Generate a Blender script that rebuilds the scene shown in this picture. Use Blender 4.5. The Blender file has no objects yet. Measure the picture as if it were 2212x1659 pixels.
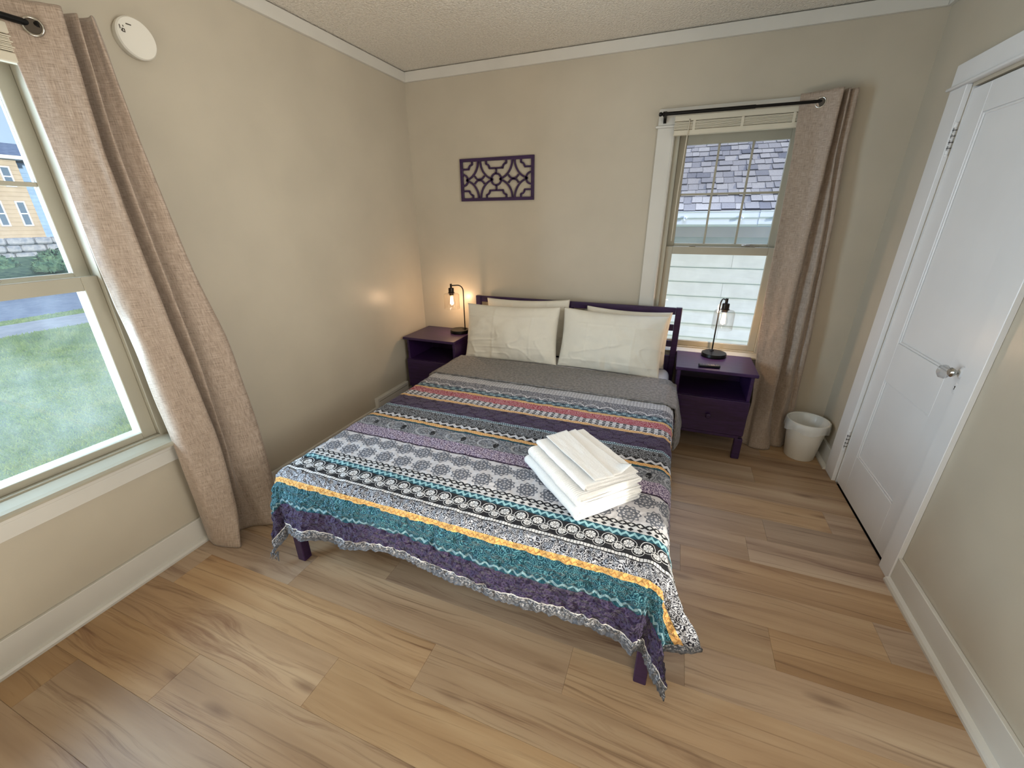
import bpy, bmesh, math, random
import numpy as np
from mathutils import Matrix, Vector

random.seed(7)
RNG = np.random.default_rng(7)
SC = bpy.context.scene
COL = SC.collection
PI = math.pi
W, H = 3.057, 2.44            # room width (x) and height; back wall y=0, camera side y<0
YF = -4.25                    # front wall, behind the camera


def lin(c):
    return tuple((v / 255 / 12.92) if v / 255 <= .04045 else ((v / 255 + .055) / 1.055) ** 2.4 for v in c[:3]) + (1.0,)


# ------------------------------------------------------------------ camera, sky, sun, lights, exposure
cd = bpy.data.cameras.new('camera')
cam = bpy.data.objects.new('camera', cd)
COL.objects.link(cam)
cd.sensor_width = 36.0
cd.lens = 880.41 / 2212 * 36.0
cd.clip_start = .02
cd.clip_end = 300
yaw, pitch, roll = .3742, .3868, -.0078
fw = Vector((-math.sin(yaw) * math.cos(pitch), math.cos(yaw) * math.cos(pitch), -math.sin(pitch)))
rt = Vector((math.cos(yaw), math.sin(yaw), 0))
up = rt.cross(fw)
rt2 = rt * math.cos(roll) + up * math.sin(roll)
up2 = -rt * math.sin(roll) + up * math.cos(roll)
m = Matrix((rt2, up2, -fw)).transposed().to_4x4()
m.translation = Vector((2.01065, -3.03234, 1.46468))
cam.matrix_world = m
SC.camera = cam

wd = bpy.data.worlds.new('sky')
SC.world = wd
wd.use_nodes = True
nt = wd.node_tree
nt.nodes.clear()
wo = nt.nodes.new('ShaderNodeOutputWorld')
bg = nt.nodes.new('ShaderNodeBackground')
tc = nt.nodes.new('ShaderNodeTexCoord')
sp = nt.nodes.new('ShaderNodeSeparateXYZ')
rp = nt.nodes.new('ShaderNodeValToRGB')
rp.color_ramp.elements[0].position = 0.0
rp.color_ramp.elements[0].color = (.41, .58, .73, 1)
rp.color_ramp.elements[1].position = .6
rp.color_ramp.elements[1].color = (.54, .58, .78, 1)
nt.links.new(tc.outputs['Generated'], sp.inputs[0])
nt.links.new(sp.outputs['Z'], rp.inputs[0])
nt.links.new(rp.outputs[0], bg.inputs['Color'])
nt.links.new(bg.outputs[0], wo.inputs[0])
bg.inputs['Strength'].default_value = 1.5


def aim(o, d):
    o.rotation_euler = Vector(d).to_track_quat('-Z', 'Y').to_euler()


def area(name, loc, d, sx, sy, power, col):
    l = bpy.data.lights.new(name, 'AREA')
    l.shape = 'RECTANGLE'
    l.size, l.size_y = sx, sy
    l.energy = power
    l.color = col
    o = bpy.data.objects.new(name, l)
    COL.objects.link(o)
    o.location = loc
    aim(o, d)
    return o


sl = bpy.data.lights.new('sun', 'SUN')
sl.energy = 6.5
sl.angle = math.radians(1.6)
sl.color = (1.0, .92, .79)
sun = bpy.data.objects.new('sun', sl)
COL.objects.link(sun)
SUN_D = (-1.0, .30, -.135)
aim(sun, SUN_D)

# fill lamps added in the room, then daylight of the left and bed windows
right_fill = area('added_right_fill', (2.85, -2.35, 1.55), (-1, .40, .05), 1.0, 1.2, 17, (1.0, .96, .90))  # fill lamp added inside the room, brightens the left wall
right_fill.data.spread = math.radians(105)
floor_fill = area('added_floor_fill', (2.45, -3.95, 2.20), (-.06, .62, -1), .9, .9, 9, (1.0, .93, .80))  # fill lamp added high behind the camera, brightens the right-hand floor
floor_fill.data.spread = math.radians(85)
area('added_upward_fill', (1.05, -3.70, .12), (0, .15, 1), 1.8, 1.0, 42, (1.0, .95, .87))  # upward fill lamp added behind the camera, lifts ceiling and walls
area('daylight_left_window', (-.60, -3.06, 1.25), (1, .25, -.02), 1.0, 1.3, 138, (.66, .83, 1.0))
area('daylight_bed_window', (2.25, .75, 2.75), (0, -.72, -1), 1.0, .6, 55, (.62, .74, 1.0))

SC.view_settings.view_transform = 'Standard'
SC.view_settings.look = 'None'
SC.view_settings.gamma = 1.0
SC.view_settings.use_curve_mapping = False
SC.view_settings.exposure = -0.12
SC.cycles.use_denoising = True
SC.cycles.max_bounces = 10
SC.cycles.transparent_max_bounces = 16
SC.cycles.sample_clamp_indirect = 6


# ------------------------------------------------------------------ helpers: objects
def link(name, data, parent=None):
    o = bpy.data.objects.new(name, data)
    COL.objects.link(o)
    if parent is not None:
        o.parent = parent
        if parent.get('_root'):
            o.location = -Vector(parent['_root'])
    return o


def empty(name, loc=(0, 0, 0)):
    o = bpy.data.objects.new(name, None)
    COL.objects.link(o)
    o.location = loc
    o['_root'] = list(loc)
    o.empty_display_size = .05
    return o


def tag(o, label, cat, group=None):
    o['label'] = label
    o['category'] = cat
    if group:
        o['group'] = group
    return o


def struct(o):
    o['kind'] = 'structure'
    return o


def fin(name, bm, mat, parent=None, smooth=False):
    """bmesh in world coordinates -> one mesh object (children keep world placement)"""
    bmesh.ops.recalc_face_normals(bm, faces=bm.faces)
    me = bpy.data.meshes.new(name)
    bm.to_mesh(me)
    bm.free()
    return finme(name, me, mat, parent, smooth)


def finme(name, me, mat, parent=None, smooth=False):
    for mm in (mat if isinstance(mat, (list, tuple)) else [mat]):
        me.materials.append(mm)
    if smooth is True:
        me.polygons.foreach_set('use_smooth', [True] * len(me.polygons))
    elif smooth:
        me.polygons.foreach_set('use_smooth', [True] * len(me.polygons))
        me.set_sharp_from_angle(angle=math.radians(smooth))
    # origin at the middle of the bottom
    co = np.empty(len(me.vertices) * 3)
    me.vertices.foreach_get('co', co)
    co = co.reshape(-1, 3)
    lo, hi = co.min(0), co.max(0)
    org = np.array([(lo[0] + hi[0]) / 2, (lo[1] + hi[1]) / 2, lo[2]])
    co -= org
    me.vertices.foreach_set('co', co.ravel())
    o = bpy.data.objects.new(name, me)
    COL.objects.link(o)
    o.location = org
    o['_root'] = [float(v) for v in org]
    if parent is not None:
        o.parent = parent
        o.location = Vector(org) - Vector(parent['_root'])
    return o


def abox(bm, x0, x1, y0, y1, z0, z1, bev=0.0, seg=1):
    r = bmesh.ops.create_cube(bm, size=1)
    vs = r['verts']
    for v in vs:
        v.co = Vector((x0 + (v.co.x + .5) * (x1 - x0), y0 + (v.co.y + .5) * (y1 - y0), z0 + (v.co.z + .5) * (z1 - z0)))
    if bev > 0:
        es = list({e for v in vs for e in v.link_edges})
        bmesh.ops.bevel(bm, geom=es, offset=bev, segments=seg, affect='EDGES', profile=.5)
    return vs


def box(name, x0, x1, y0, y1, z0, z1, mat, parent=None, bev=.002, seg=1):
    bm = bmesh.new()
    abox(bm, x0, x1, y0, y1, z0, z1, bev, seg)
    return fin(name, bm, mat, parent, smooth=(40 if seg > 1 else False))


def alathe(bm, prof, c, axis='z', seg=32, cap=True):
    """prof: list of (radius, height along axis) from centre c"""
    rings = []
    for r, h in prof:
        ring = []
        for k in range(seg):
            a = 2 * PI * k / seg
            p, q = r * math.cos(a), r * math.sin(a)
            if axis == 'z':
                co = (c[0] + p, c[1] + q, c[2] + h)
            elif axis == 'x':
                co = (c[0] + h, c[1] + p, c[2] + q)
            else:
                co = (c[0] + p, c[1] + h, c[2] + q)
            ring.append(bm.verts.new(co))
        rings.append(ring)
    for a, b in zip(rings[:-1], rings[1:]):
        for k in range(seg):
            bm.faces.new((a[k], a[(k + 1) % seg], b[(k + 1) % seg], b[k]))
    if cap:
        if prof[0][0] > 1e-5:
            bm.faces.new(rings[0][::-1])
        if prof[-1][0] > 1e-5:
            bm.faces.new(rings[-1])
    bmesh.ops.remove_doubles(bm, verts=[v for r in rings for v in r], dist=1e-6)


def lathe(name, prof, c, mat, parent=None, axis='z', seg=32, cap=True, smooth=35):
    bm = bmesh.new()
    alathe(bm, prof, c, axis, seg, cap)
    return fin(name, bm, mat, parent, smooth)


def atube(bm, pts, r, seg=10, cap=True):
    pts = [Vector(p) for p in pts]
    rings = []
    n0 = None
    for i, p in enumerate(pts):
        t = (pts[min(i + 1, len(pts) - 1)] - pts[max(i - 1, 0)]).normalized()
        if n0 is None:
            n0 = t.cross(Vector((0, 0, 1)) if abs(t.z) < .9 else Vector((1, 0, 0))).normalized()
        n0 = (n0 - t * n0.dot(t)).normalized()
        b = t.cross(n0)
        rr = r[i] if isinstance(r, (list, tuple)) else r
        rings.append([bm.verts.new(p + n0 * rr * math.cos(2 * PI * k / seg) + b * rr * math.sin(2 * PI * k / seg)) for k in range(seg)])
    for a, b in zip(rings[:-1], rings[1:]):
        for k in range(seg):
            bm.faces.new((a[k], a[(k + 1) % seg], b[(k + 1) % seg], b[k]))
    if cap:
        bm.faces.new(rings[0][::-1])
        bm.faces.new(rings[-1])


def tube(name, pts, r, mat, parent=None, seg=10):
    bm = bmesh.new()
    atube(bm, pts, r, seg)
    return fin(name, bm, mat, parent, 50)


def aprism(bm, poly, off, axis):
    """extrude a polygon (list of 3D points) along vector off"""
    a = [bm.verts.new(p) for p in poly]
    b = [bm.verts.new(Vector(p) + Vector(off)) for p in poly]
    bm.faces.new(a)
    bm.faces.new(b[::-1])
    n = len(a)
    for i in range(n):
        bm.faces.new((a[i], b[i], b[(i + 1) % n], a[(i + 1) % n]))


def prism(name, poly, off, mat, parent=None, smooth=False):
    bm = bmesh.new()
    aprism(bm, poly, off, None)
    return fin(name, bm, mat, parent, smooth)


def gridmesh(name, P, close_u=False):
    """P: (n,m,3) array -> mesh with quads"""
    n, mm = P.shape[:2]
    me = bpy.data.meshes.new(name)
    idx = np.arange(n * mm).reshape(n, mm)
    if close_u:
        idx = np.vstack([idx, idx[:1]])
    f = np.stack([idx[:-1, :-1], idx[1:, :-1], idx[1:, 1:], idx[:-1, 1:]], -1).reshape(-1, 4)
    me.from_pydata(P.reshape(-1, 3).tolist(), [], f.tolist())
    return me


def vnoise(x, y, seed=0):
    """smooth 2D value noise in -1..1 for numpy arrays"""
    r = np.random.default_rng(seed).uniform(-1, 1, (64, 64))
    xi, yi = np.floor(x).astype(int), np.floor(y).astype(int)
    fx, fy = x - xi, y - yi
    fx, fy = fx * fx * (3 - 2 * fx), fy * fy * (3 - 2 * fy)
    g = lambda a, b: r[a % 64, b % 64]
    return (g(xi, yi) * (1 - fx) + g(xi + 1, yi) * fx) * (1 - fy) + (g(xi, yi + 1) * (1 - fx) + g(xi + 1, yi + 1) * fx) * fy


def dup(root, loc, rotz=0.0, label=None):
    def cp(o, par):
        c = o.copy()
        COL.objects.link(c)
        c.parent = par
        for ch in list(o.children):
            cp(ch, c)
        return c
    r = cp(root, None)
    r.location = loc
    r.rotation_euler = (0, 0, rotz)
    if label:
        r['label'] = label
    return r


# ------------------------------------------------------------------ helpers: node materials
class X:
    """tiny expression wrapper around shader math nodes"""
    T = None

    def __init__(s, v):
        s.v = v

    @staticmethod
    def m(op, *a):
        n = X.T.nodes.new('ShaderNodeMath')
        n.operation = op
        for i, q in enumerate(a):
            if isinstance(q, X):
                X.T.links.new(q.v, n.inputs[i])
            else:
                n.inputs[i].default_value = q
        return X(n.outputs[0])

    def __add__(s, o): return X.m('ADD', s, o)
    __radd__ = __add__
    def __sub__(s, o): return X.m('SUBTRACT', s, o)
    def __rsub__(s, o): return X.m('SUBTRACT', o, s)
    def __mul__(s, o): return X.m('MULTIPLY', s, o)
    __rmul__ = __mul__
    def __truediv__(s, o): return X.m('DIVIDE', s, o)
    def __lt__(s, o): return X.m('LESS_THAN', s, o)
    def __gt__(s, o): return X.m('GREATER_THAN', s, o)


def frac(a): return X.m('FRACT', a)
def xabs(a): return X.m('ABSOLUTE', a)
def xsin(a): return X.m('SINE', a)
def xcos(a): return X.m('COSINE', a)
def xmax(a, b): return X.m('MAXIMUM', a, b)
def xmin(a, b): return X.m('MINIMUM', a, b)
def xsqrt(a): return X.m('SQRT', a)
def atan2(a, b): return X.m('ARCTAN2', a, b)


def newmat(name):
    mt = bpy.data.materials.new(name)
    mt.use_nodes = True
    X.T = mt.node_tree
    b = X.T.nodes['Principled BSDF']
    return mt, b


def node(t, **kw):
    n = X.T.nodes.new(t)
    for k, v in kw.items():
        if k in n.inputs:
            if isinstance(v, X):
                X.T.links.new(v.v, n.inputs[k])
            else:
                n.inputs[k].default_value = v
        else:
            setattr(n, k, v)
    return n


def coords(kind='Object', scale=(1, 1, 1), loc=(0, 0, 0)):
    t = node('ShaderNodeTexCoord')
    mp = node('ShaderNodeMapping')
    mp.inputs['Scale'].default_value = scale
    mp.inputs['Location'].default_value = loc
    X.T.links.new(t.outputs[kind], mp.inputs['Vector'])
    return mp.outputs[0]


def noise(vec, scale, detail=3, rough=.55):
    n = node('ShaderNodeTexNoise')
    n.inputs['Scale'].default_value = scale
    n.inputs['Detail'].default_value = detail
    n.inputs['Roughness'].default_value = rough
    if vec is not None:
        X.T.links.new(vec, n.inputs['Vector'])
    return n.outputs['Fac']


def vor(vec, scale, out='Distance'):
    n = node('ShaderNodeTexVoronoi')
    n.inputs['Scale'].default_value = scale
    X.T.links.new(vec, n.inputs['Vector'])
    return n.outputs[out]


def ramp(fac, stops, interp='LINEAR'):
    r = node('ShaderNodeValToRGB')
    r.color_ramp.interpolation = interp
    el = r.color_ramp.elements
    while len(el) < len(stops):
        el.new(.5)
    for e, (p, c) in zip(el, stops):
        e.position = p
        e.color = c
    X.T.links.new(fac.v if isinstance(fac, X) else fac, r.inputs[0])
    return r.outputs[0]


def mixc(f, a, b):
    n = node('ShaderNodeMix', data_type='RGBA')
    for i, q in ((0, f), (6, a), (7, b)):
        if isinstance(q, X):
            q = q.v
        if isinstance(q, bpy.types.NodeSocket):
            X.T.links.new(q, n.inputs[i])
        else:
            n.inputs[i].default_value = q
    return n.outputs[2]


def bump(b, h, strength=.3, dist=.002):
    n = node('ShaderNodeBump')
    n.inputs['Strength'].default_value = strength
    n.inputs['Distance'].default_value = dist
    X.T.links.new(h.v if isinstance(h, X) else h, n.inputs['Height'])
    X.T.links.new(n.outputs[0], b.inputs['Normal'])


def setb(b, **kw):
    for k, v in kw.items():
        k = {'spec': 'Specular IOR Level', 'rough': 'Roughness', 'metal': 'Metallic', 'sheen': 'Sheen Weight'}.get(k, k)
        b.inputs[k].default_value = v


def paint(name, c, rough=.5, spec=.4, var=.04, bscale=60, bstr=.08, bdist=.002):
    mt, b = newmat(name)
    v = coords('Object')
    n = noise(v, 3, 3)
    c1 = lin(c)
    c2 = lin(tuple(q * (1 - var * 1.3) for q in c))
    X.T.links.new(ramp(n, [(.3, c1), (.7, c2)]), b.inputs['Base Color'])
    setb(b, rough=rough, spec=spec)
    if bstr:
        bump(b, noise(v, bscale, 2), bstr, bdist)
    return mt


def plain(name, c, rough=.5, spec=.4, metal=0.0):
    mt, b = newmat(name)
    n = noise(coords('Object'), 25, 2)
    c1 = lin(c)
    X.T.links.new(ramp(n, [(.3, c1), (.75, tuple(q * .9 for q in c1[:3]) + (1,))]), b.inputs['Base Color'])
    setb(b, rough=rough, spec=spec, metal=metal)
    return mt


# walls and trim
M_wall = paint('greige_wall_paint', (186, 177, 159), .33, .5, .03, 90, .10, .0015)
M_trim = paint('white_trim_paint', (206, 203, 194), .35, .5, .03, 40, .04, .001)
M_door = paint('white_door_paint', (222, 222, 222), .35, .5, .02, 40, .03, .001)
M_sash = paint('window_sash_paint', (170, 165, 148), .4, .4, .04, 40, .04, .001)


def mk_ceiling():
    mt, b = newmat('popcorn_ceiling')
    v = coords('Object')
    n = noise(v, 85, 3, .6)
    n2 = vor(v, 110)
    X.T.links.new(ramp(n, [(.35, lin((206, 199, 186))), (.62, lin((226, 220, 208)))]), b.inputs['Base Color'])
    setb(b, rough=.8, spec=.25)
    bump(b, X(n) * 1.2 - X(n2) * .8, .9, .006)
    return mt


M_ceil = mk_ceiling()


def mk_wood_floor():
    mt, b = newmat('oak_vinyl_plank')
    oi = node('ShaderNodeObjectInfo')
    rnd = X(oi.outputs['Random'])
    tcn = node('ShaderNodeTexCoord')
    cmb = node('ShaderNodeCombineXYZ')
    X.T.links.new((rnd * 17.0).v, cmb.inputs[0])
    X.T.links.new((rnd * 91.0).v, cmb.inputs[1])
    X.T.links.new((rnd * 43.0).v, cmb.inputs[2])
    add = node('ShaderNodeVectorMath', operation='ADD')
    X.T.links.new(tcn.outputs['Object'], add.inputs[0])
    X.T.links.new(cmb.outputs[0], add.inputs[1])
    vec = add.outputs[0]

    def mp(s):
        q = node('ShaderNodeMapping')
        q.inputs['Scale'].default_value = s
        X.T.links.new(vec, q.inputs['Vector'])
        return q.outputs[0]
    warp = noise(mp((1.2, 5, 1)), 1.0, 2, .5)
    broad = noise(mp((.7, 10, 1)), 1.0, 4, .6)
    # long grain lines, bent by the warp
    sp_ = node('ShaderNodeSeparateXYZ')
    X.T.links.new(vec, sp_.inputs[0])
    xx, yy = X(sp_.outputs[0]), X(sp_.outputs[1])
    c2 = node('ShaderNodeCombineXYZ')
    X.T.links.new((xx * 1.1).v, c2.inputs[0])
    X.T.links.new((yy * 70.0 + X(warp) * 7.0).v, c2.inputs[1])
    grain = noise(c2.outputs[0], 1.0, 5, .65)
    fine = noise(mp((14, 260, 1)), 1.0, 2, .5)
    # darker mineral streaks
    c3 = node('ShaderNodeCombineXYZ')
    X.T.links.new((xx * .8).v, c3.inputs[0])
    X.T.links.new((yy * 15.0 + X(warp) * 3.0).v, c3.inputs[1])
    streak = noise(c3.outputs[0], 1.0, 6, .7)
    # knots
    kv = node('ShaderNodeTexVoronoi')
    kv.inputs['Scale'].default_value = 1.0
    X.T.links.new(mp((1.9, 7.5, 1)), kv.inputs['Vector'])
    kd = X(kv.outputs['Distance']) + (X(grain) - .5) * .12
    base = ramp(broad, [(.25, lin((144, 112, 79))), (.5, lin((170, 138, 102))), (.75, lin((188, 159, 122)))])
    g = ramp(grain, [(.30, lin((120, 84, 55))), (.46, (1, 1, 1, 1)), (1, (1, 1, 1, 1))])
    col = mixc(.45, base, mixc(1.0, base, base))
    mul = node('ShaderNodeMix', data_type='RGBA', blend_type='MULTIPLY')
    mul.inputs[0].default_value = .55
    X.T.links.new(base, mul.inputs[6])
    X.T.links.new(g, mul.inputs[7])
    st = ramp(streak, [(.55, (0, 0, 0, 1)), (.70, (1, 1, 1, 1))])
    col = mixc(X(st) * .75, mul.outputs[2], lin((108, 66, 38)))
    kn = ramp(kd, [(.03, (1, 1, 1, 1)), (.15, (0, 0, 0, 1))])
    col = mixc(X(kn) * .6, col, lin((96, 62, 38)))
    # plank to plank tone
    hsv = node('ShaderNodeHueSaturation')
    X.T.links.new(col, hsv.inputs['Color'])
    X.T.links.new((rnd * .20 + .86).v, hsv.inputs['Value'])
    X.T.links.new((frac(rnd * 7.31) * .30 + .74).v, hsv.inputs['Saturation'])
    X.T.links.new(hsv.outputs[0], b.inputs['Base Color'])
    setb(b, rough=.42, spec=.35)
    bump(b, X(fine) * .6 + X(grain) * .4, .12, .001)
    return mt


M_floor = mk_wood_floor()


def mk_purple(name='purple_painted_pine', c1=(38, 18, 52), c2=(56, 32, 76)):
    mt, b = newmat(name)
    v = coords('Object', (3, 22, 22))
    n = noise(v, 3.2, 4, .6)
    X.T.links.new(ramp(n, [(.3, lin(c1)), (.72, lin(c2))]), b.inputs['Base Color'])
    setb(b, rough=.33, spec=.5)
    bump(b, n, .12, .001)
    return mt


M_purple = mk_purple()
M_black = plain('black_metal', (20, 18, 17), .38, .5, .6)
M_bronze = plain('dark_bronze_socket', (46, 38, 30), .35, .5, .7)
M_chrome = plain('nickel', (190, 185, 175), .22, .5, 1.0)
M_plastic = paint('white_plastic', (222, 218, 206), .4, .45, .02, 60, .02, .001)
M_blind = paint('cream_blind_vinyl', (206, 198, 178), .42, .4, .03, 60, .02, .001)
M_dark = plain('dark_recess', (16, 14, 13), .8, .2)
M_brownmark = plain('brown_mark_and_hole', (70, 62, 52), .6, .3)


def mk_glass(name, tint=(1, 1, 1), haze=0.0, gloss=.9, hazescale=3.0):
    mt, b = newmat(name)
    t = X.T
    t.nodes.remove(b)
    out = t.nodes['Material Output']
    tr = node('ShaderNodeBsdfTransparent')
    tr.inputs[0].default_value = tint + (1,)
    gl = node('ShaderNodeBsdfGlossy')
    gl.inputs['Roughness'].default_value = .01
    fr = node('ShaderNodeLayerWeight')
    fc = X(fr.outputs['Facing'])
    mx = node('ShaderNodeMixShader')
    t.links.new(((X.m('POWER', fc, 3.5) * .55 + .04) * gloss).v, mx.inputs[0])
    t.links.new(tr.outputs[0], mx.inputs[1])
    t.links.new(gl.outputs[0], mx.inputs[2])
    last = mx.outputs[0]
    if haze:
        df = node('ShaderNodeBsdfTranslucent')
        df.inputs[0].default_value = (.9, .95, 1, 1)
        d2 = node('ShaderNodeBsdfDiffuse')
        d2.inputs[0].default_value = (.9, .95, 1, 1)
        ad = node('ShaderNodeMixShader')
        t.links.new(df.outputs[0], ad.inputs[1])
        t.links.new(d2.outputs[0], ad.inputs[2])
        v = coords('Object', (1, 1.0, 1.0))
        n = noise(v, hazescale, 4, .6)
        f = ramp(n, [(.35, (.25, .25, .25, 1)), (.7, (1, 1, 1, 1))])
        m2 = node('ShaderNodeMixShader')
        t.links.new((X(f) * haze).v, m2.inputs[0])
        t.links.new(last, m2.inputs[1])
        t.links.new(ad.outputs[0], m2.inputs[2])
        last = m2.outputs[0]
    t.links.new(last, out.inputs['Surface'])
    return mt


M_pane = mk_glass('clear_window_glass', (.97, .99, 1.0), .02)
M_panedirty = mk_glass('dusty_window_glass', (.93, .98, .99), .10)
M_lampglass = mk_glass('clear_lamp_glass', (.98, .97, .96), 0, 1.0)
M_knobglass = mk_glass('knob_glass', (.84, .84, .84), 0, 2.4)


def mk_emit(name, c, s):
    mt, b = newmat(name)
    setb(b, rough=.3)
    b.inputs['Base Color'].default_value = (1, .8, .5, 1)
    b.inputs['Emission Color'].default_value = c
    b.inputs['Emission Strength'].default_value = s
    return mt


M_filament = mk_emit('glowing_filament', (1.0, .74, .42, 1), 22)


def mk_linen():
    mt, b = newmat('beige_linen_weave')
    v = coords('UV')
    mpa = node('ShaderNodeMapping')
    mpa.inputs['Scale'].default_value = (520, 26, 1)
    X.T.links.new(v, mpa.inputs['Vector'])
    a = noise(mpa.outputs[0], 1, 3, .6)
    mpb = node('ShaderNodeMapping')
    mpb.inputs['Scale'].default_value = (30, 420, 1)
    X.T.links.new(v, mpb.inputs['Vector'])
    c = noise(mpb.outputs[0], 1, 3, .6)
    s = X(a) * .5 + X(c) * .5
    X.T.links.new(ramp(s, [(.36, lin((120, 104, 90))), (.5, lin((154, 137, 121))), (.66, lin((178, 161, 145)))]), b.inputs['Base Color'])
    setb(b, rough=.52, spec=.38, sheen=.2)
    bump(b, s, .35, .0015)
    return mt


M_linen = mk_linen()


def mk_cotton(name, c, bs=.25):
    mt, b = newmat(name)
    v = coords('Object')
    n = noise(v, 9, 4, .6)
    w = noise(v, 26, 3, .6)
    X.T.links.new(ramp(n, [(.3, lin(c)), (.75, lin(tuple(q * .965 for q in c)))]), b.inputs['Base Color'])
    setb(b, rough=.75, spec=.2, sheen=.15)
    bump(b, X(n) * .7 + X(w) * .3, bs, .012)
    return mt


M_pillow = mk_cotton('white_cotton_pillowcase', (226, 221, 207), .32)
M_sheet = mk_cotton('white_cotton_sheet', (228, 226, 228), .15)


def mk_terry():
    mt, b = newmat('white_terry_cloth')
    v = coords('Object')
    n = noise(v, 420, 2, .6)
    X.T.links.new(ramp(n, [(.3, lin((224, 223, 220))), (.7, lin((244, 243, 241)))]), b.inputs['Base Color'])
    setb(b, rough=.9, spec=.1, sheen=.4)
    bump(b, n, .6, .003)
    return mt


M_terry = mk_terry()


# quilt prints: every band of the patchwork print has its own small node tree on the cloth's u,v metres
def fabric(name, a, c, fn, third=None, puck=.5):
    mt, b = newmat('quilt_print_' + name)
    t = node('ShaderNodeTexCoord')
    s = node('ShaderNodeSeparateXYZ')
    X.T.links.new(t.outputs['UV'], s.inputs[0])
    U, S = X(s.outputs[0]), X(s.outputs[1])
    vec = t.outputs['UV']
    k = fn(U, S, vec)
    k2 = None
    if isinstance(k, tuple):
        k, k2 = k
    col = mixc(k, lin(a), lin(c))
    if k2 is not None:
        col = mixc(k2, col, lin(third))
    X.T.links.new(col, b.inputs['Base Color'])
    setb(b, rough=.8, spec=.15, sheen=.1)
    pn = noise(vec, 55, 3, .55)
    vv = vor(vec, 48)
    bump(b, X(pn) * .6 + X(vv) * .5, puck, .012 if puck < .9 else .030)
    return mt


def swirl(k=1.0, thr=0.0, sc=26):
    def f(U, S, vec):
        d = vor(vec, sc)
        n = noise(vec, sc * 1.7, 2)
        return xsin(X(d) * (26.0 * k) + X(n) * 14.0) > thr
    return f


def cellpolar(U, S, pu, ps, ou, os_):
    fu = (frac(U / pu + ou) - .5) * pu
    fs = (frac(S / ps + os_) - .5) * ps
    return xsqrt(fu * fu + fs * fs), atan2(fs, fu)


def medallion(pu, ps, R, petals=10, ring=.011, two=True, s0=0.0):
    def f(U, S, vec):
        res = None
        offs = [(0, 0), (.5, .5)] if two else [(0, 0)]
        for ou, os_ in offs:
            r, th = cellpolar(U, S - s0, pu, ps, ou, os_)
            edge = r - R * .10 * xcos(th * petals)
            ins = edge < R
            detail = xsin(r * (2 * PI / ring)) + xcos(th * petals) * .7 + xcos(th * 6.0) * (r < R * .45) * .6
            k = ins * (1.0 - (detail > .70) * .85)
            res = k if res is None else xmax(res, k)
        # little filler flowers
        r, th = cellpolar(U, S - s0, pu, ps, .5, 0)
        res = xmax(res, ((r - R * .05 * xcos(th * 6.0)) < R * .42) * (1.0 - (xcos(th * 6.0) > .3) * .6))
        return res
    return f


def lattice(p, s0):
    def f(U, S, vec):
        du = xabs(frac(U / p) - .5)
        ds = xabs(frac((S - s0) / p) - .5)
        d = du + ds
        return xmax((d > .30) * (d < .44), d < .10)
    return f


def diamonds(p, s0, w, flip=False):
    def f(U, S, vec):
        du = xabs(frac(U / p) - .5)
        t = (S - s0) / w
        ds = xabs(frac(t * 2.0) - .5)
        big = (du + ds)
        top = t < .5
        a = (big > .31) * (big < .69)
        bq = (big > .36)
        return top * a + (1.0 - top) * (1.0 - bq)
    return f


def zigzag(p, s0, w, th=.34, n=1):
    def f(U, S, vec):
        tri = xabs(frac(U / p) - .5) * 2.0
        t = frac((S - s0) / w * n)
        d = xabs(t - (tri * .5 + .25))
        return d < th * .5
    return f


def daisies(p, s0, w):
    def f(U, S, vec):
        k = None
        for ou, so, R in ((0, .38, .25), (.5, .70, .19)):
            fu = (frac(U / p + ou) - .5) * p
            fs = S - (s0 + w * so)
            r, th = xsqrt(fu * fu + fs * fs), atan2(fs, fu)
            RR = w * R
            petal = (r < RR * .92) * (xabs(xsin(th * 4.0)) > .30) * (r > RR * .26)
            cen = r < RR * .15
            out = (xabs(r - RR * 1.38) < RR * .06)
            q = xmax(xmax(petal, cen), out)
            k = q if k is None else xmax(k, q)
        return k
    return f


def beads(p, s0, w):
    def f(U, S, vec):
        t = (S - s0) / w
        return (xabs(t - .5) < .30) * (xabs(frac(U / p) - .5) < .42)
    return f


def dashes(p, s0, w):
    def f(U, S, vec):
        t = (S - s0) / w
        rows = frac(t * 3.0)
        blk = (xabs(frac(U / p) - .5) < .24) * (xabs(rows - .5) < .28)
        line = (xabs(rows - .02) < .09)
        n = xsin(U * 420.0 + t * 9.0) > .2
        return xmax(blk, line) + (t > .68) * n * .6
    return f


def specks(sc, thr=.5):
    def f(U, S, vec):
        return X(noise(vec, sc, 2)) > thr
    return f


def hembits(U, S, vec):
    return X(noise(vec, 130, 3)) > .52


def paisley(s0, w, p=.17):
    def f(U, S, vec):
        base = swirl(.8, .1, 30)(U, S, vec)
        fu = (frac(U / p) - .5) * p
        fs = S - (s0 + w * .5)
        r = xsqrt(fu * fu * .55 + fs * fs)
        ring = xabs(r - w * .40) < .0035
        blob = (xsqrt((fu - .045) * (fu - .045) * 2.2 + (fs - w * .05) * (fs - w * .05) * .7) < .018)
        return (xmax(base * .45, ring * .7), blob * (X(noise(vec, 90, 2)) > .38))
    return f


# ------------------------------------------------------------------ room shell
def wall_mesh(name, mat, boxes):
    bm = bmesh.new()
    for b in boxes:
        abox(bm, *b)
    return struct(fin(name, bm, mat))


T = .13
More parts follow.
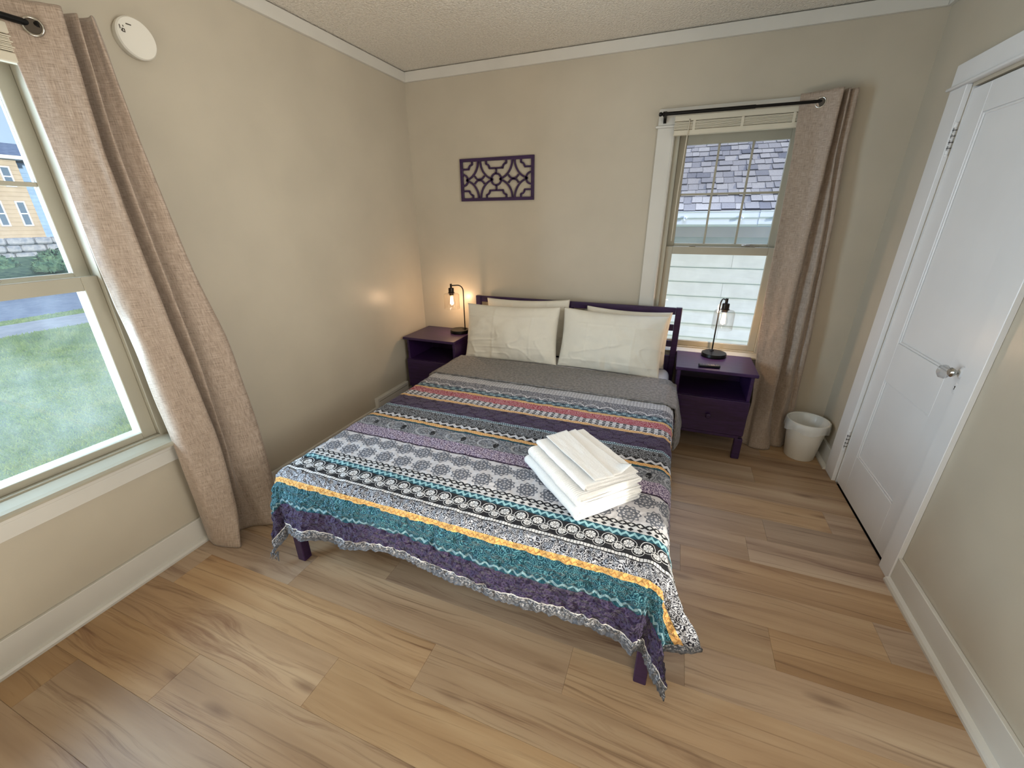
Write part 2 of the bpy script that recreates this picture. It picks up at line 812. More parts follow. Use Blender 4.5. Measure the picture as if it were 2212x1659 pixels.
# openings: window_1 in the left wall, window_2 in the back wall, added_window (unseen, added for the sun) in the right wall, door_1 in the right wall
L_y0, L_y1, L_z0, L_z1 = -3.05, -2.10, .56, 1.96
B_x0, B_x1, B_z0, B_z1 = 1.898, 2.602, .60, 1.96
R_y0, R_y1, R_z0, R_z1 = -2.74, -2.06, .34, .765
D_y0, D_y1, D_z1 = -1.13, -.45, 1.955
wall_mesh('wall_left', M_wall, [(-T, 0, YF, L_y0, -.1, H), (-T, 0, L_y1, 0, -.1, H), (-T, 0, L_y0, L_y1, -.1, L_z0), (-T, 0, L_y0, L_y1, L_z1, H)])
wall_mesh('wall_back', M_wall, [(-T, B_x0, 0, T, -.1, H), (B_x1, W + T, 0, T, -.1, H), (B_x0, B_x1, 0, T, -.1, B_z0), (B_x0, B_x1, 0, T, B_z1, H)])
wall_mesh('wall_right', M_wall, [(W, W + T, YF, R_y0, -.1, H), (W, W + T, R_y1, D_y0, -.1, H), (W, W + T, D_y1, 0, -.1, H), (W, W + T, D_y0, D_y1, D_z1, H),
                                 (W, W + T, R_y0, R_y1, -.1, R_z0), (W, W + T, R_y0, R_y1, R_z1, H)])
wall_mesh('wall_front', M_wall, [(-T, W + T, YF - T, YF, -.1, H)])
wall_mesh('ceiling', M_ceil, [(-T, W + T, YF - T, T, H, H + .12)])
fl = wall_mesh('floor', M_dark, [(-T, W + T, YF - T, T, -.12, -.012)])

# planks: rows of .171 m along x, butt joints read from the photograph where it shows them
known = {-2.341: [.14, 1.36, 2.58], -2.683: [.576, 1.80], -2.512: [1.06, 2.28], -2.854: [.18, 1.40, 2.62], -1.828: [.08, 1.298, 2.518], -1.657: [.46, 1.68, 2.90],
         -1.315: [.06, 1.28, 2.50], -1.486: [.98, 2.203], -1.999: [1.0, 2.22], -2.17: [.62, 1.84]}
row = 0
y = -2.17 + .171 * 13
while y > YF:
    y1 = min(y, 0.0)
    y0 = max(y - .171, YF)
    key = min(known, key=lambda q: abs(q - (y - .171)))
    joints = known[key] if abs(key - (y - .171)) < .01 else [j for j in np.arange(random.uniform(.1, 1.1), W, 1.22)]
    xs = [0.0] + [j for j in joints if .03 < j < W - .03] + [W]
    for xa, xb in zip(xs[:-1], xs[1:]):
        if y1 - y0 > .01:
            box('plank', xa + .0002, xb - .0002, y0 + .0002, y1 - .0002, -.012, 0, M_floor, fl, bev=.0005)
    y -= .171

# baseboards with shoe moulding, crown boards
def baseboard(name, pts, axis, wall, sgn, h=.128, shoe=True):
    bm = bmesh.new()
    for a, b in pts:
        if axis == 'y':
            x0, x1 = sorted((wall, wall + sgn * .015))
            abox(bm, x0, x1, a, b, 0, h, .002)
            poly = [(wall + sgn * .015, a, 0), (wall + sgn * .034, a, 0), (wall + sgn * .034, a, .010), (wall + sgn * .029, a, .019), (wall + sgn * .015, a, .024)]
            aprism(bm, poly, (0, b - a, 0), None)
        else:
            abox(bm, a, b, wall - .015, wall, 0, h, .002)
            poly = [(a, wall - .015, 0), (a, wall - .034, 0), (a, wall - .034, .010), (a, wall - .029, .019), (a, wall - .015, .024)]
            aprism(bm, poly, (b - a, 0, 0), None)
    return struct(fin(name, bm, M_trim))


baseboard('baseboard_left', [(YF, -.001)], 'y', 0, 1)
baseboard('baseboard_back', [(.036, W - .036)], 'x', 0, -1)
baseboard('baseboard_right', [(YF, -1.222), (-.325, -.036)], 'y', W, -1)
bm = bmesh.new()
abox(bm, 0, .02, YF, 0, 2.373, 2.434, .0015)
struct(fin('trim_1', bm, M_trim))
bm = bmesh.new()
abox(bm, .0205, W - .0205, -.02, 0, 2.373, 2.434, .0015)
struct(fin('trim_2', bm, M_trim))
bm = bmesh.new()
abox(bm, W - .02, W, YF, 0, 2.373, 2.434, .0015)
struct(fin('trim_3', bm, M_trim))

# ------------------------------------------------------------------ window_1 (left wall)
w1 = struct(empty('window_1', (0, -2.57, L_z0)))


def sash_y(name, x0, x1, ya, yb, za, zb, st, rb, rtp, mat, parent):
    """sash frame in a wall of constant x: stiles st wide, bottom rail rb, top rail rtp"""
    bm = bmesh.new()
    abox(bm, x0, x1, ya, ya + st, za, zb, .002)
    abox(bm, x0, x1, yb - st, yb, za, zb, .002)
    abox(bm, x0, x1, ya + st, yb - st, za, za + rb, .002)
    abox(bm, x0, x1, ya + st, yb - st, zb - rtp, zb, .002)
    return fin(name, bm, mat, parent)


def sash_x(name, y0, y1, xa, xb, za, zb, st, rb, rtp, mat, parent):
    bm = bmesh.new()
    abox(bm, xa, xa + st, y0, y1, za, zb, .002)
    abox(bm, xb - st, xb, y0, y1, za, zb, .002)
    abox(bm, xa + st, xb - st, y0, y1, za, za + rb, .002)
    abox(bm, xa + st, xb - st, y0, y1, zb - rtp, zb, .002)
    return fin(name, bm, mat, parent)


# jamb liner
bm = bmesh.new()
abox(bm, -T, 0, L_y1 - .030, L_y1, L_z0, L_z1, .001)
abox(bm, -T, 0, L_y0, L_y0 + .030, L_z0, L_z1, .001)
abox(bm, -T, 0, L_y0 + .03, L_y1 - .03, L_z1 - .03, L_z1, .001)
abox(bm, -T - .03, 0, L_y0 + .03, L_y1 - .03, L_z0, .600, .001)
fin('jamb', bm, M_sash, w1)
ls = sash_y('lower_sash', -.050, -.022, -3.02, -2.130, .600, 1.275, .050, .027, .050, M_sash, w1)
box('pane', -.038, -.034, -2.97, -2.18, .627, 1.225, M_panedirty, ls, 0)
us = sash_y('upper_sash', -.092, -.062, -3.02, -2.130, 1.262, 1.935, .047, .026, .060, M_sash, w1)
box('pane', -.079, -.075, -2.973, -2.177, 1.288, 1.875, M_pane, us, 0)
for yy in (-2.442, -2.708):
    box('muntin', -.084, -.068, yy - .007, yy + .007, 1.288, 1.875, M_sash, us, .001)
box('muntin', -.0845, -.0675, -2.973, -2.177, 1.575, 1.589, M_sash, us, .001)
lk = box('sash_lock', -.060, -.030, -2.46, -2.40, 1.275, 1.283, M_chrome, ls, .002)
tube('lever', [(-.045, -2.43, 1.287), (-.040, -2.40, 1.289), (-.030, -2.375, 1.287)], .004, M_chrome, lk)
# casing, stool, apron
bm = bmesh.new()
abox(bm, 0, .02, L_y1, L_y1 + .105, L_z0 + .03, 1.962, .002)
abox(bm, 0, .02, L_y0 - .105, L_y0, L_z0 + .03, 1.962, .002)
abox(bm, 0, .022, L_y0 - .105, L_y1 + .105, 1.974, 2.062, .002)
fin('casing', bm, M_trim, w1)
box('fillet', 0, .032, L_y0 - .12, L_y1 + .12, 1.962, 1.974, M_trim, w1, .004, 2)
poly = [(-.03, 0, .600), (.0, 0, .594), (.045, 0, .580), (.060, 0, .574), (.066, 0, .566), (.064, 0, .556), (.050, 0, .550), (-.03, 0, .550)]
prism('stool', [(a, L_y0 - .13, c) for a, _, c in poly], (0, L_y1 - L_y0 + .26, 0), M_sash, w1)
bm = bmesh.new()
abox(bm, 0, .018, L_y0 - .10, L_y1 + .10, .464, .550, .002)
aprism(bm, [(.018, L_y0 - .10, .550), (.040, L_y0 - .10, .550), (.036, L_y0 - .10, .540), (.026, L_y0 - .10, .536), (.024, L_y0 - .10, .526), (.018, L_y0 - .10, .522)], (0, L_y1 - L_y0 + .2, 0), None)
fin('apron', bm, M_trim, w1)
# outer storm frame edge that shows white through the lower pane
bm = bmesh.new()
abox(bm, -T - .02, -.10, -2.155, -2.130, .60, 1.93, .002)
abox(bm, -T - .02, -.10, -3.02, -2.985, .60, 1.93, .002)
fin('storm_frame', bm, M_trim, w1)

# ------------------------------------------------------------------ window_2 (back wall)
w2 = struct(empty('window_2', (2.25, 0, B_z0)))
bm = bmesh.new()
abox(bm, B_x0, B_x0 + .030, 0, T, B_z0, B_z1, .001)
abox(bm, B_x1 - .030, B_x1, 0, T, B_z0, B_z1, .001)
abox(bm, B_x0 + .03, B_x1 - .03, 0, T, B_z1 - .03, B_z1, .001)
abox(bm, B_x0 + .03, B_x1 - .03, 0, T + .03, B_z0, .614, .001)
fin('jamb', bm, M_sash, w2)
ls2 = sash_x('lower_sash', .022, .050, 1.928, 2.572, .614, 1.282, .042, .036, .048, M_sash, w2)
box('pane', 1.970, 2.530, .034, .038, .650, 1.234, M_pane, ls2, 0)
us2 = sash_x('upper_sash', .062, .092, 1.928, 2.572, 1.265, 1.935, .046, .036, .060, M_sash, w2)
box('pane', 1.974, 2.526, .075, .079, 1.301, 1.875, M_pane, us2, 0)
for xx in (2.158, 2.342):
    box('muntin', xx - .006, xx + .006, .069, .085, 1.301, 1.875, M_sash, us2, .001)
box('muntin', 1.974, 2.526, .0685, .0855, 1.590, 1.603, M_sash, us2, .001)
lk = box('sash_lock', 2.395, 2.455, .030, .058, 1.282, 1.289, M_chrome, ls2, .002)
tube('lever', [(2.425, .042, 1.292), (2.40, .036, 1.294), (2.375, .03, 1.292)], .004, M_chrome, lk)
box('sash_stop', 2.07, 2.11, .024, .040, 1.282, 1.287, M_chrome, ls2, .002)
bm = bmesh.new()
abox(bm, 1.795, B_x0, -.02, 0, .59, 1.962, .002)
abox(bm, B_x1, 2.705, -.02, 0, .59, 1.962, .002)
abox(bm, 1.795, 2.705, -.022, 0, 1.974, 2.062, .002)
# bead along the inner edge of the casing
abox(bm, B_x0 - .014, B_x0 - .004, -.026, -.018, .59, 1.962, .003)
fin('casing', bm, M_trim, w2)
box('fillet', 1.782, 2.718, -.032, 0, 1.962, 1.974, M_trim, w2, .004, 2)
poly = [(0, .03, .614), (0, 0, .606), (0, -.035, .594), (0, -.045, .588), (0, -.045, .578), (0, -.03, .570), (0, .03, .570)]
prism('stool', [(1.77, b, c) for a, b, c in poly], (.96, 0, 0), M_sash, w2)
bm = bmesh.new()
abox(bm, 1.80, 2.70, -.018, 0, .485, .570, .002)
fin('apron', bm, M_trim, w2)

# added_window: unseen low opening added to bring sun onto the bed foot
w3 = struct(empty('added_window', (W, -2.40, R_z0)))
bm = bmesh.new()
abox(bm, W, W + T, R_y0, R_y0 + .02, R_z0, R_z1)
abox(bm, W, W + T, R_y1 - .02, R_y1, R_z0, R_z1)
abox(bm, W, W + T, R_y0 + .02, R_y1 - .02, R_z0, R_z0 + .02)
abox(bm, W, W + T, R_y0 + .02, R_y1 - .02, R_z1 - .02, R_z1)
fin('jamb', bm, M_trim, w3)
box('pane', W + .06, W + .064, R_y0 + .02, R_y1 - .02, R_z0 + .02, R_z1 - .02, M_pane, w3, 0)

# ------------------------------------------------------------------ door_1 (right wall): two recessed panels, hinges, glass knob, keyhole plate
d1 = struct(empty('door_1', (W, -.79, 0)))
xs0, xs1 = W + .004, W + .038
bm = bmesh.new()
abox(bm, xs0, xs1, -.575, -.453, .008, 1.948, .002)
abox(bm, xs0, xs1, -1.127, -1.005, .008, 1.948, .002)
for za, zb in ((.008, .25), (.695, .888), (1.842, 1.948)):
    abox(bm, xs0, xs1, -1.005, -.575, za, zb, .002)
fin('door_leaf', bm, M_door, d1)
for za, zb in ((.25, .695), (.888, 1.842)):
    box('door_panel', W + .014, W + .034, -1.005, -.575, za, zb, M_door, d1, 0)
    bm = bmesh.new()
    for a, b, c, d in ((-1.005, -.995, za, zb), (-.585, -.575, za, zb), (-.995, -.585, za, za + .010), (-.995, -.585, zb - .010, zb)):
        abox(bm, W + .008, W + .0145, a, b, c, d, .0025)
    fin('panel_moulding', bm, M_door, d1)
# knob and plates
kb = lathe('knob_rose', [(.0, -.001), (.024, -.001), (.024, -.004), (.017, -.010), (.012, -.013)][::-1], (W + .004, -1.095, .915), M_door, d1, 'x', 24)
lathe('knob_shank', [(.008, -.012), (.009, -.022), (.016, -.030), (.018, -.036), (.012, -.042)], (W + .004, -1.095, .915), M_chrome, d1, 'x', 20)
lathe('glass_knob', [(.0, -.041), (.014, -.041), (.025, -.050), (.027, -.058), (.023, -.068), (.014, -.073), (.0, -.074)], (W + .004, -1.095, .915), M_knobglass, d1, 'x', 12, True, 20)
bm = bmesh.new()
alathe(bm, [(.0, 0), (.015, 0), (.015, -.002), (.012, -.0035), (0, -.0035)], (0, 0, 0), 'x', 20)
for v in bm.verts:
    v.co = Vector((W + .004 + v.co.x, -1.088 + v.co.y * .8, .852 + v.co.z * 1.6))
kp = fin('keyhole_plate', bm, M_door, d1, 35)
bm = bmesh.new()
alathe(bm, [(.003, -.0036), (.003, -.0042)], (W + .004, -1.088, .858), 'x', 10)
abox(bm, W - .0002, W + .0004, -1.0895, -1.0865, .846, .857)
fin('keyhole', bm, M_dark, kp)
for zc in (.271, 1.766):
    hb = tube('hinge', [(W - .009, -.443, zc - .055), (W - .009, -.443, zc + .055)], .0065, M_door, d1, 10)
    bm = bmesh.new()
    for zz in (-.060, .060):
        alathe(bm, [(.0, -.006), (.006, -.005), (.008, 0), (.006, .005), (.0, .006)], (W - .009, -.443, zc + zz), 'z', 10)
    fin('hinge_tip', bm, M_door, hb, 35)
    bm = bmesh.new()
    for zz in (-.034, -.012, .012, .034):
        abox(bm, W - .0165, W - .0155, -.4525, -.4505, zc + zz - .009, zc + zz + .009)
        abox(bm, W - .0165, W - .002, -.4520, -.4400, zc + zz - .0008, zc + zz + .0008)
    fin('hinge_gap', bm, M_dark, hb)
bm = bmesh.new()
abox(bm, W - .02, W, -.445, -.318, 0, 1.968, .002)
abox(bm, W - .02, W, -1.222, -1.133, 0, 1.968, .002)
abox(bm, W - .022, W, -1.222, -.318, 1.980, 2.062, .002)
fin('casing', bm, M_door, d1)
box('fillet', W - .032, W, -1.24, -.302, 1.968, 1.980, M_door, d1, .004, 2)
bm = bmesh.new()
abox(bm, W, W + T, -.453, -.450, 0, 1.955)
abox(bm, W, W + T, -1.130, -1.128, 0, 1.955)
abox(bm, W + .040, W + T, -1.128, -.453, 1.950, 1.955)
fin('door_jamb', bm, M_door, d1)
box('door_backing', W + .10, W + T, -1.128, -.453, -.01, 1.95, M_dark, d1, 0)

# ------------------------------------------------------------------ bed
bed = tag(empty('bed', (1.32, -1.03, 0)), 'dark purple wooden bed frame with a slatted headboard against the back wall', 'bed')
BX0, BX1 = .548, 2.086
for xa in (BX0, BX1 - .040):
    box('headboard_post', xa, xa + .040, -.085, -.050, 0, .895, M_purple, bed, .003)
box('headboard_rail', BX0 + .0405, BX1 - .0405, -.080, -.055, .848, .893, M_purple, bed, .002)
for za, zb in ((.735, .778), (.621, .664), (.30, .555)):
    box('headboard_slat', BX0 + .0405, BX1 - .0405, -.078, -.060, za, zb, M_purple, bed, .002)
box('headboard_stile', 1.300, 1.340, -.0595, -.048, .30, .848, M_purple, bed, .002)
for xa in (BX0 + .008, BX1 - .030):
    box('side_rail', xa, xa + .022, -2.00, -.0855, .19, .30, M_purple, bed, .002)
box('foot_rail', BX0 + .0405, BX1 - .0405, -2.035, -2.005, .21, .30, M_purple, bed, .002)
for xa in (BX0, BX1 - .030):
    box('leg', xa, xa + .042, -2.046, -2.004, 0, .30, M_purple, bed, .003)
for i in range(9):
    yy = -.25 - i * .2
    box('bed_slat', BX0 + .031, BX1 - .031, yy - .04, yy + .04, .262, .278, M_purple, bed, .001)
tag(box('mattress', .572, 2.062, -2.025, -.092, .2785, .470, M_sheet, None, .05, 5), 'mattress in a white fitted sheet on the purple bed frame', 'mattress')

# ------------------------------------------------------------------ quilt
XL, XR, YFT, ZT = .527, 2.100, -2.062, .482
RC = .055
HL, HR, HF = .275, .275, .287     # overhangs left, right, foot
S0, S1 = .406, -YFT + HF
UW = XR - XL


def edge(d, r=RC):
    """offset and drop for distance d past the fold's corner"""
    ph = np.clip((d + r) / (2 * r), 0, 1) * PI / 2
    off = np.where(d < -r, d, -r + r * np.sin(ph))
    drop = np.where(d < -r, 0, r * (1 - np.cos(ph)) + np.maximum(d - r, 0))
    return off, drop


def quilt_pos(u, s, lift=0.0, flr=1.0):
    """u across (0 at left fold, UW at right fold), s along from the head -> world xyz"""
    a = np.maximum(-u, u - UW)                     # past the nearer side fold
    side = np.where(u > UW / 2, 1.0, -1.0)
    b = s + YFT                                    # past the foot fold
    A, B = a + RC, b + RC
    corner = (A > 0) & (B > 0)
    rho = np.sqrt(np.maximum(A, 0) ** 2 + np.maximum(B, 0) ** 2)
    th = np.degrees(np.arctan2(np.maximum(A, 0), np.maximum(B, 0)))   # 0 = foot side, 90 = long side
    d = np.where(corner, rho - RC, np.maximum(a, b))
    off, drop = edge(d)
    # flare of the hanging cloth
    right = side > 0
    g = lambda c, w: np.exp(-((th - c) / w) ** 2)
    fr_ = .50 * g(90, 17) + .22 * g(45, 15) - .03 * g(68, 8) + .06 * g(0, 10)
    fl_ = .22 * g(82, 15) + .20 * g(45, 14) + .05 * g(0, 10)
    flare = np.where(right, fr_, fl_)
    alongs = np.exp(-np.maximum(-B, 0) / np.where(right, .16, .22))   # decays up the long side
    alongf = np.exp(-np.maximum(-A, 0) / .12)
    fs = np.where(B <= 0, alongs, 1.0)
    ff = np.where(A <= 0, alongf, 1.0)
    long_ = (A > 0) & (B <= 0)
    base = np.where(long_, np.where(right, .50, .22), np.where((A <= 0) & (B > 0), .06, flare))
    fl2 = base * fs * ff * flr
    # soft waves of the hanging sides
    wave_s = .05 * np.sin(s * 9.0 + .6) + .03 * np.sin(s * 21.0)
    xw = XL + u
    wave_f = .06 * np.sin((xw - .55) * 8.0) + .10 * np.exp(-((xw - .70) / .05) ** 2) - .10 * np.exp(-((xw - .81) / .05) ** 2)
    fl2 = fl2 + np.where(long_, wave_s, 0) + np.where((A <= 0) & (B > 0), wave_f * np.clip(-A / .05, 0, 1), 0)
    off = off + np.maximum(fl2, -.03) * drop
    nx = np.where(corner, np.sin(np.radians(th)), np.where(a > b, 1.0, 0.0))
    ny = np.where(corner, np.cos(np.radians(th)), np.where(a > b, 0.0, 1.0))
    # corner centre at (-RC,-RC) from the folds
    ex = np.where(corner, -RC + (off + RC) * nx, np.where(a > b, off, np.minimum(a, 1e9)))
    ey = np.where(corner, -RC + (off + RC) * ny, np.where(a > b, b, off))
    x = np.where(right, XR + ex, XL - ex)
    yv = YFT - ey
    k = drop / HF
    lf = .030 * np.exp(-((xw - .72) / .055) ** 2) - .006 * np.exp(-((xw - .81) / .04) ** 2) + .035 * np.exp(-((xw - 1.08) / .18) ** 2) + .022 * np.exp(-((xw - 1.5) / .3) ** 2) - .035 * np.exp(-((xw - 2.06) / .05) ** 2)
    z = ZT - drop + np.where((A <= 0) & (B > 0), lf * np.clip(k, 0, 1.2) ** 2, 0)
    P = np.stack([x, yv, z], -1)
    if lift:
        n = np.stack([np.where(right, 1, -1) * nx * (drop > RC * .4), -ny * (drop > RC * .4), 1.0 * (drop < RC * .6)], -1)
        P = P + n * lift
    return P


def surf_normals(P):
    du = np.gradient(P, axis=1)
    dv = np.gradient(P, axis=0)
    n = np.cross(du, dv)
    n /= np.linalg.norm(n, axis=-1, keepdims=True) + 1e-9
    return n


bands = [  # (name, end s, material)
    ('grey_head', .792, None), ('lattice', .868, None), ('scallop', .967, None), ('teal_flower', 1.016, None), ('gold_a', 1.037, None), ('rose', 1.100, None),
    ('dash', 1.157, None), ('gold_b', 1.179, None), ('plum_a', 1.308, None), ('braid', 1.326, None), ('ink_paisley', 1.402, None), ('zig_a', 1.440, None),
    ('gold_c', 1.463, None), ('teal_line', 1.477, None), ('grey_paisley', 1.567, None), ('mauve', 1.646, None), ('plum_line', 1.656, None), ('medallion', 1.835, None),
    ('diamond', 1.881, None), ('teal_zig', 1.912, None), ('daisy', 1.985, None), ('bead', 2.005, None), ('white_paisley', 2.066, None), ('gold_d', 2.088, None),
    ('teal_paisley', 2.168, None), ('zig_b', 2.196, None), ('plum_b', 2.296, None), ('white_line', 2.300, None), ('hem', 2.332, None), ('binding', S1 + .001, None)]
white, ink = (206, 205, 208), (22, 22, 28)
QM = {
    'grey_head': fabric('grey_underside', (134, 130, 126), (116, 112, 110), specks(60), puck=.7),
    'lattice': fabric('small_lattice', (188, 188, 192), (62, 62, 72), lattice(.018, .792)),
    'scallop': fabric('scallops', (92, 94, 104), (196, 196, 202), lambda U, S, v: xmax(xabs(xsqrt(X.m('POWER', (frac(U / .085) - .5) * .085, 2.0) + X.m('POWER', S - .975, 2.0)) - .040) < .004, (swirl(.8, .55, 34)(U, S, v)) * .6)),
    'teal_flower': fabric('teal_flowers', (22, 52, 72), (150, 178, 190), daisies(.052, .967, .049)),
    'gold_a': fabric('gold_braid', (210, 172, 122), (190, 146, 96), zigzag(.012, 1.016, .021)),
    'rose': fabric('rose_swirls', (142, 52, 66), (192, 140, 148), swirl(1.0, .35, 34)),
    'dash': fabric('dashes', (198, 198, 204), (32, 30, 40), dashes(.034, 1.10, .057)),
    'gold_b': fabric('gold_braid_two', (210, 172, 122), (190, 146, 96), zigzag(.012, 1.157, .022)),
    'plum_a': fabric('plum_medallions', (42, 26, 52), (82, 70, 98), lambda U, S, v: medallion(.11, .13, .040, 10, .010, True, 1.18)(U, S, v) * .55),
    'braid': fabric('pale_braid', (168, 192, 206), (30, 50, 66), zigzag(.011, 1.308, .018, .5)),
    'ink_paisley': fabric('ink_paisley', ink, (138, 142, 150), swirl(1.0, .25, 40)),
    'zig_a': fabric('ink_zigzag', ink, (190, 190, 196), zigzag(.042, 1.402, .038, .5)),
    'gold_c': fabric('gold_braid_three', (214, 172, 114), (194, 142, 86), zigzag(.012, 1.440, .023)),
    'teal_line': fabric('teal_line', (18, 56, 72), (60, 110, 120), specks(200, .6)),
    'grey_paisley': fabric('grey_paisley', (84, 87, 95), (176, 178, 184), paisley(1.477, .09), third=(16, 16, 22)),
    'mauve': fabric('mauve_specks', (178, 166, 182), (76, 60, 92), specks(150, .5)),
    'plum_line': fabric('plum_line', (36, 22, 44), (60, 44, 70), specks(100, .6)),
    'medallion': fabric('grey_medallions', (190, 188, 192), (94, 97, 107), medallion(.096, .180, .0405, 10, .0150, True, 1.611)),
    'diamond': fabric('ink_diamonds', (192, 192, 194), ink, diamonds(.030, 1.835, .046)),
    'teal_zig': fabric('teal_zigzag', (22, 72, 88), (140, 184, 192), zigzag(.028, 1.881, .031, .42)),
    'daisy': fabric('ink_daisies', ink, (212, 212, 214), daisies(.062, 1.912, .073)),
    'bead': fabric('white_beads', ink, (214, 214, 216), beads(.011, 1.985, .020)),
    'white_paisley': fabric('white_paisley', (184, 186, 194), (34, 34, 44), swirl(.9, .12, 52), puck=1.0),
    'gold_d': fabric('gold_band', (216, 170, 104), (186, 134, 76), zigzag(.02, 2.066, .022, .25), puck=.9),
    'teal_paisley': fabric('teal_paisley', (16, 62, 76), (82, 134, 146), swirl(1.0, .5, 46), puck=1.0),
    'zig_b': fabric('pale_zigzag', (28, 74, 88), (122, 154, 164), zigzag(.034, 2.168, .028, .36), puck=.9),
    'plum_b': fabric('plum_flowers', (36, 24, 50), (80, 70, 102), lambda U, S, v: medallion(.075, .10, .030, 8, .010, True, 2.196)(U, S, v) * .6, puck=1.0),
    'white_line': fabric('white_line', (206, 204, 200), (150, 150, 150), specks(200, .6)),
    'hem': fabric('hem_border', (78, 82, 90), (160, 160, 164), hembits, puck=.9),
    'binding': fabric('hem_binding', (108, 110, 116), (88, 90, 96), specks(90), puck=.9),
}


def sgrid(lo, hi, step=.0085):
    marks = [lo] + [b[1] for b in bands if lo < b[1] < hi] + [hi]
    out = []
    for a, b in zip(marks[:-1], marks[1:]):
        n = max(1, int(round((b - a) / step)))
        out += list(np.linspace(a, b, n, endpoint=False))
    return np.array(out + [hi])


def quilt_mesh(name, lo, hi, lift, parent, ext=0.0, matof=None, seed=3, flr=1.0, thick=.007, amp=.0032, post=None):
    s = sgrid(lo, hi)
    u = np.concatenate([np.linspace(-HL - ext, 0, 36, endpoint=False), np.linspace(0, UW, 176, endpoint=False), np.linspace(UW, UW + HR + ext, 37)])
    U, S = np.meshgrid(u, s)
    P = quilt_pos(U, S, lift, flr)
    N = surf_normals(P)
    N *= np.sign(N[N.shape[0] // 3, N.shape[1] // 2, 2])
    foot = 1 + 2.4 * np.clip((S - 1.97) / .12, 0, 1)
    puck_ = vnoise(U / .022, S / .022, seed) * .6 + vnoise(U / .011, S / .011, seed + 1) * .4 + .5 * vnoise(U / .09, S / .09, seed + 2)
    ripple = np.where((S > S1 - .045), .002 * np.sin(U * 260), 0)
    P = P + N * (amp * foot * puck_ + ripple)[..., None]
    if post is not None:
        P = post(U, S, P)
    # two skins: top and under side
    Q = P - N * thick
    n, mm = S.shape
    V = np.concatenate([P.reshape(-1, 3), Q.reshape(-1, 3)])
    idx = np.arange(n * mm).reshape(n, mm)
    top = np.stack([idx[:-1, :-1], idx[1:, :-1], idx[1:, 1:], idx[:-1, 1:]], -1).reshape(-1, 4)
    bot = top[:, ::-1] + n * mm
    o = n * mm
    sidef = []
    for ring in (idx[0], idx[-1], idx[:, 0], idx[:, -1]):
        for p, q in zip(ring[:-1], ring[1:]):
            sidef.append((p, q, q + o, p + o))
    faces = np.concatenate([top, bot, np.array(sidef)])
    me = bpy.data.meshes.new(name)
    me.from_pydata(V.tolist(), [], faces.tolist())
    uvl = me.uv_layers.new(name='UVMap')
    vid = np.empty(len(me.loops), dtype=np.int32)
    me.loops.foreach_get('vertex_index', vid)
    uu = np.concatenate([U.ravel(), U.ravel()])[vid]
    ss = np.concatenate([S.ravel(), S.ravel()])[vid]
    uvl.data.foreach_set('uv', np.stack([uu, ss], -1).ravel())
    mats, mi = matof(U, S, top, bot, len(sidef))
    ob = finme(name, me, mats, parent, True)
    me.polygons.foreach_set('material_index', mi)
    return ob


def quilt_mats(U, S, top, bot, ns):
    mats = [QM[b[0]] for b in bands]
    ends = np.array([b[1] for b in bands])
    sc = S.ravel()[top].mean(1)
    uc = U.ravel()[top].mean(1)
    k = np.searchsorted(ends, sc)
    k = np.minimum(k, len(bands) - 1)
    nb = len(bands)
    edge_ = (uc < -HL + .022) | (uc > UW + HR - .022)
    k = np.where(edge_, nb - 2, k)
    edge_ = (uc < -HL + .010) | (uc > UW + HR - .010)
    k = np.where(edge_, nb - 1, k)
    return mats, np.concatenate([k, np.full(len(bot), 0), np.full(ns, nb - 1)]).astype(np.int32)


quilt = quilt_mesh('quilt', .55, S1, .004, None, matof=quilt_mats)
tag(quilt, 'patchwork print quilt in purple, teal and grey bands spread over the bed', 'quilt')


def flap_mats(U, S, top, bot, ns):
    return [QM['grey_head']], np.zeros(len(top) + len(bot) + ns, dtype=np.int32)


def flap_post(U, S, P):
    k = np.clip((U - UW - .03) / .22, 0, 1)
    P = P.copy()
    P[..., 0] += .060 * k * np.exp(-((S - .52) / .20) ** 2) * np.clip((S - .41) / .07, 0, 1)
    P[..., 2] += .05 * k * (1 - np.clip((S - .39) / .3, 0, 1))
    return P


flap = quilt_mesh('folded_edge', S0, .790, .0165, quilt, matof=flap_mats, seed=9, flr=0.0, amp=.0022, post=flap_post)
flap['label'] = 'plain grey underside folded back below the pillows'
# frayed threads at the left foot corner of the hem
bm = bmesh.new()
cq = quilt_pos(np.array([[-HL + .01]]), np.array([[S1 - .01]]))[0, 0]
for k in range(6):
    p = Vector(cq) + Vector((random.uniform(-.015, .03), random.uniform(-.01, .01), .0))
    atube(bm, [p, p + Vector((random.uniform(-.012, .012), random.uniform(-.012, .006), -.014)), p + Vector((random.uniform(-.02, .02), random.uniform(-.02, .0), -.032))], [.004, .003, .001], 6)
fin('frayed_threads', bm, QM['binding'], quilt, True)

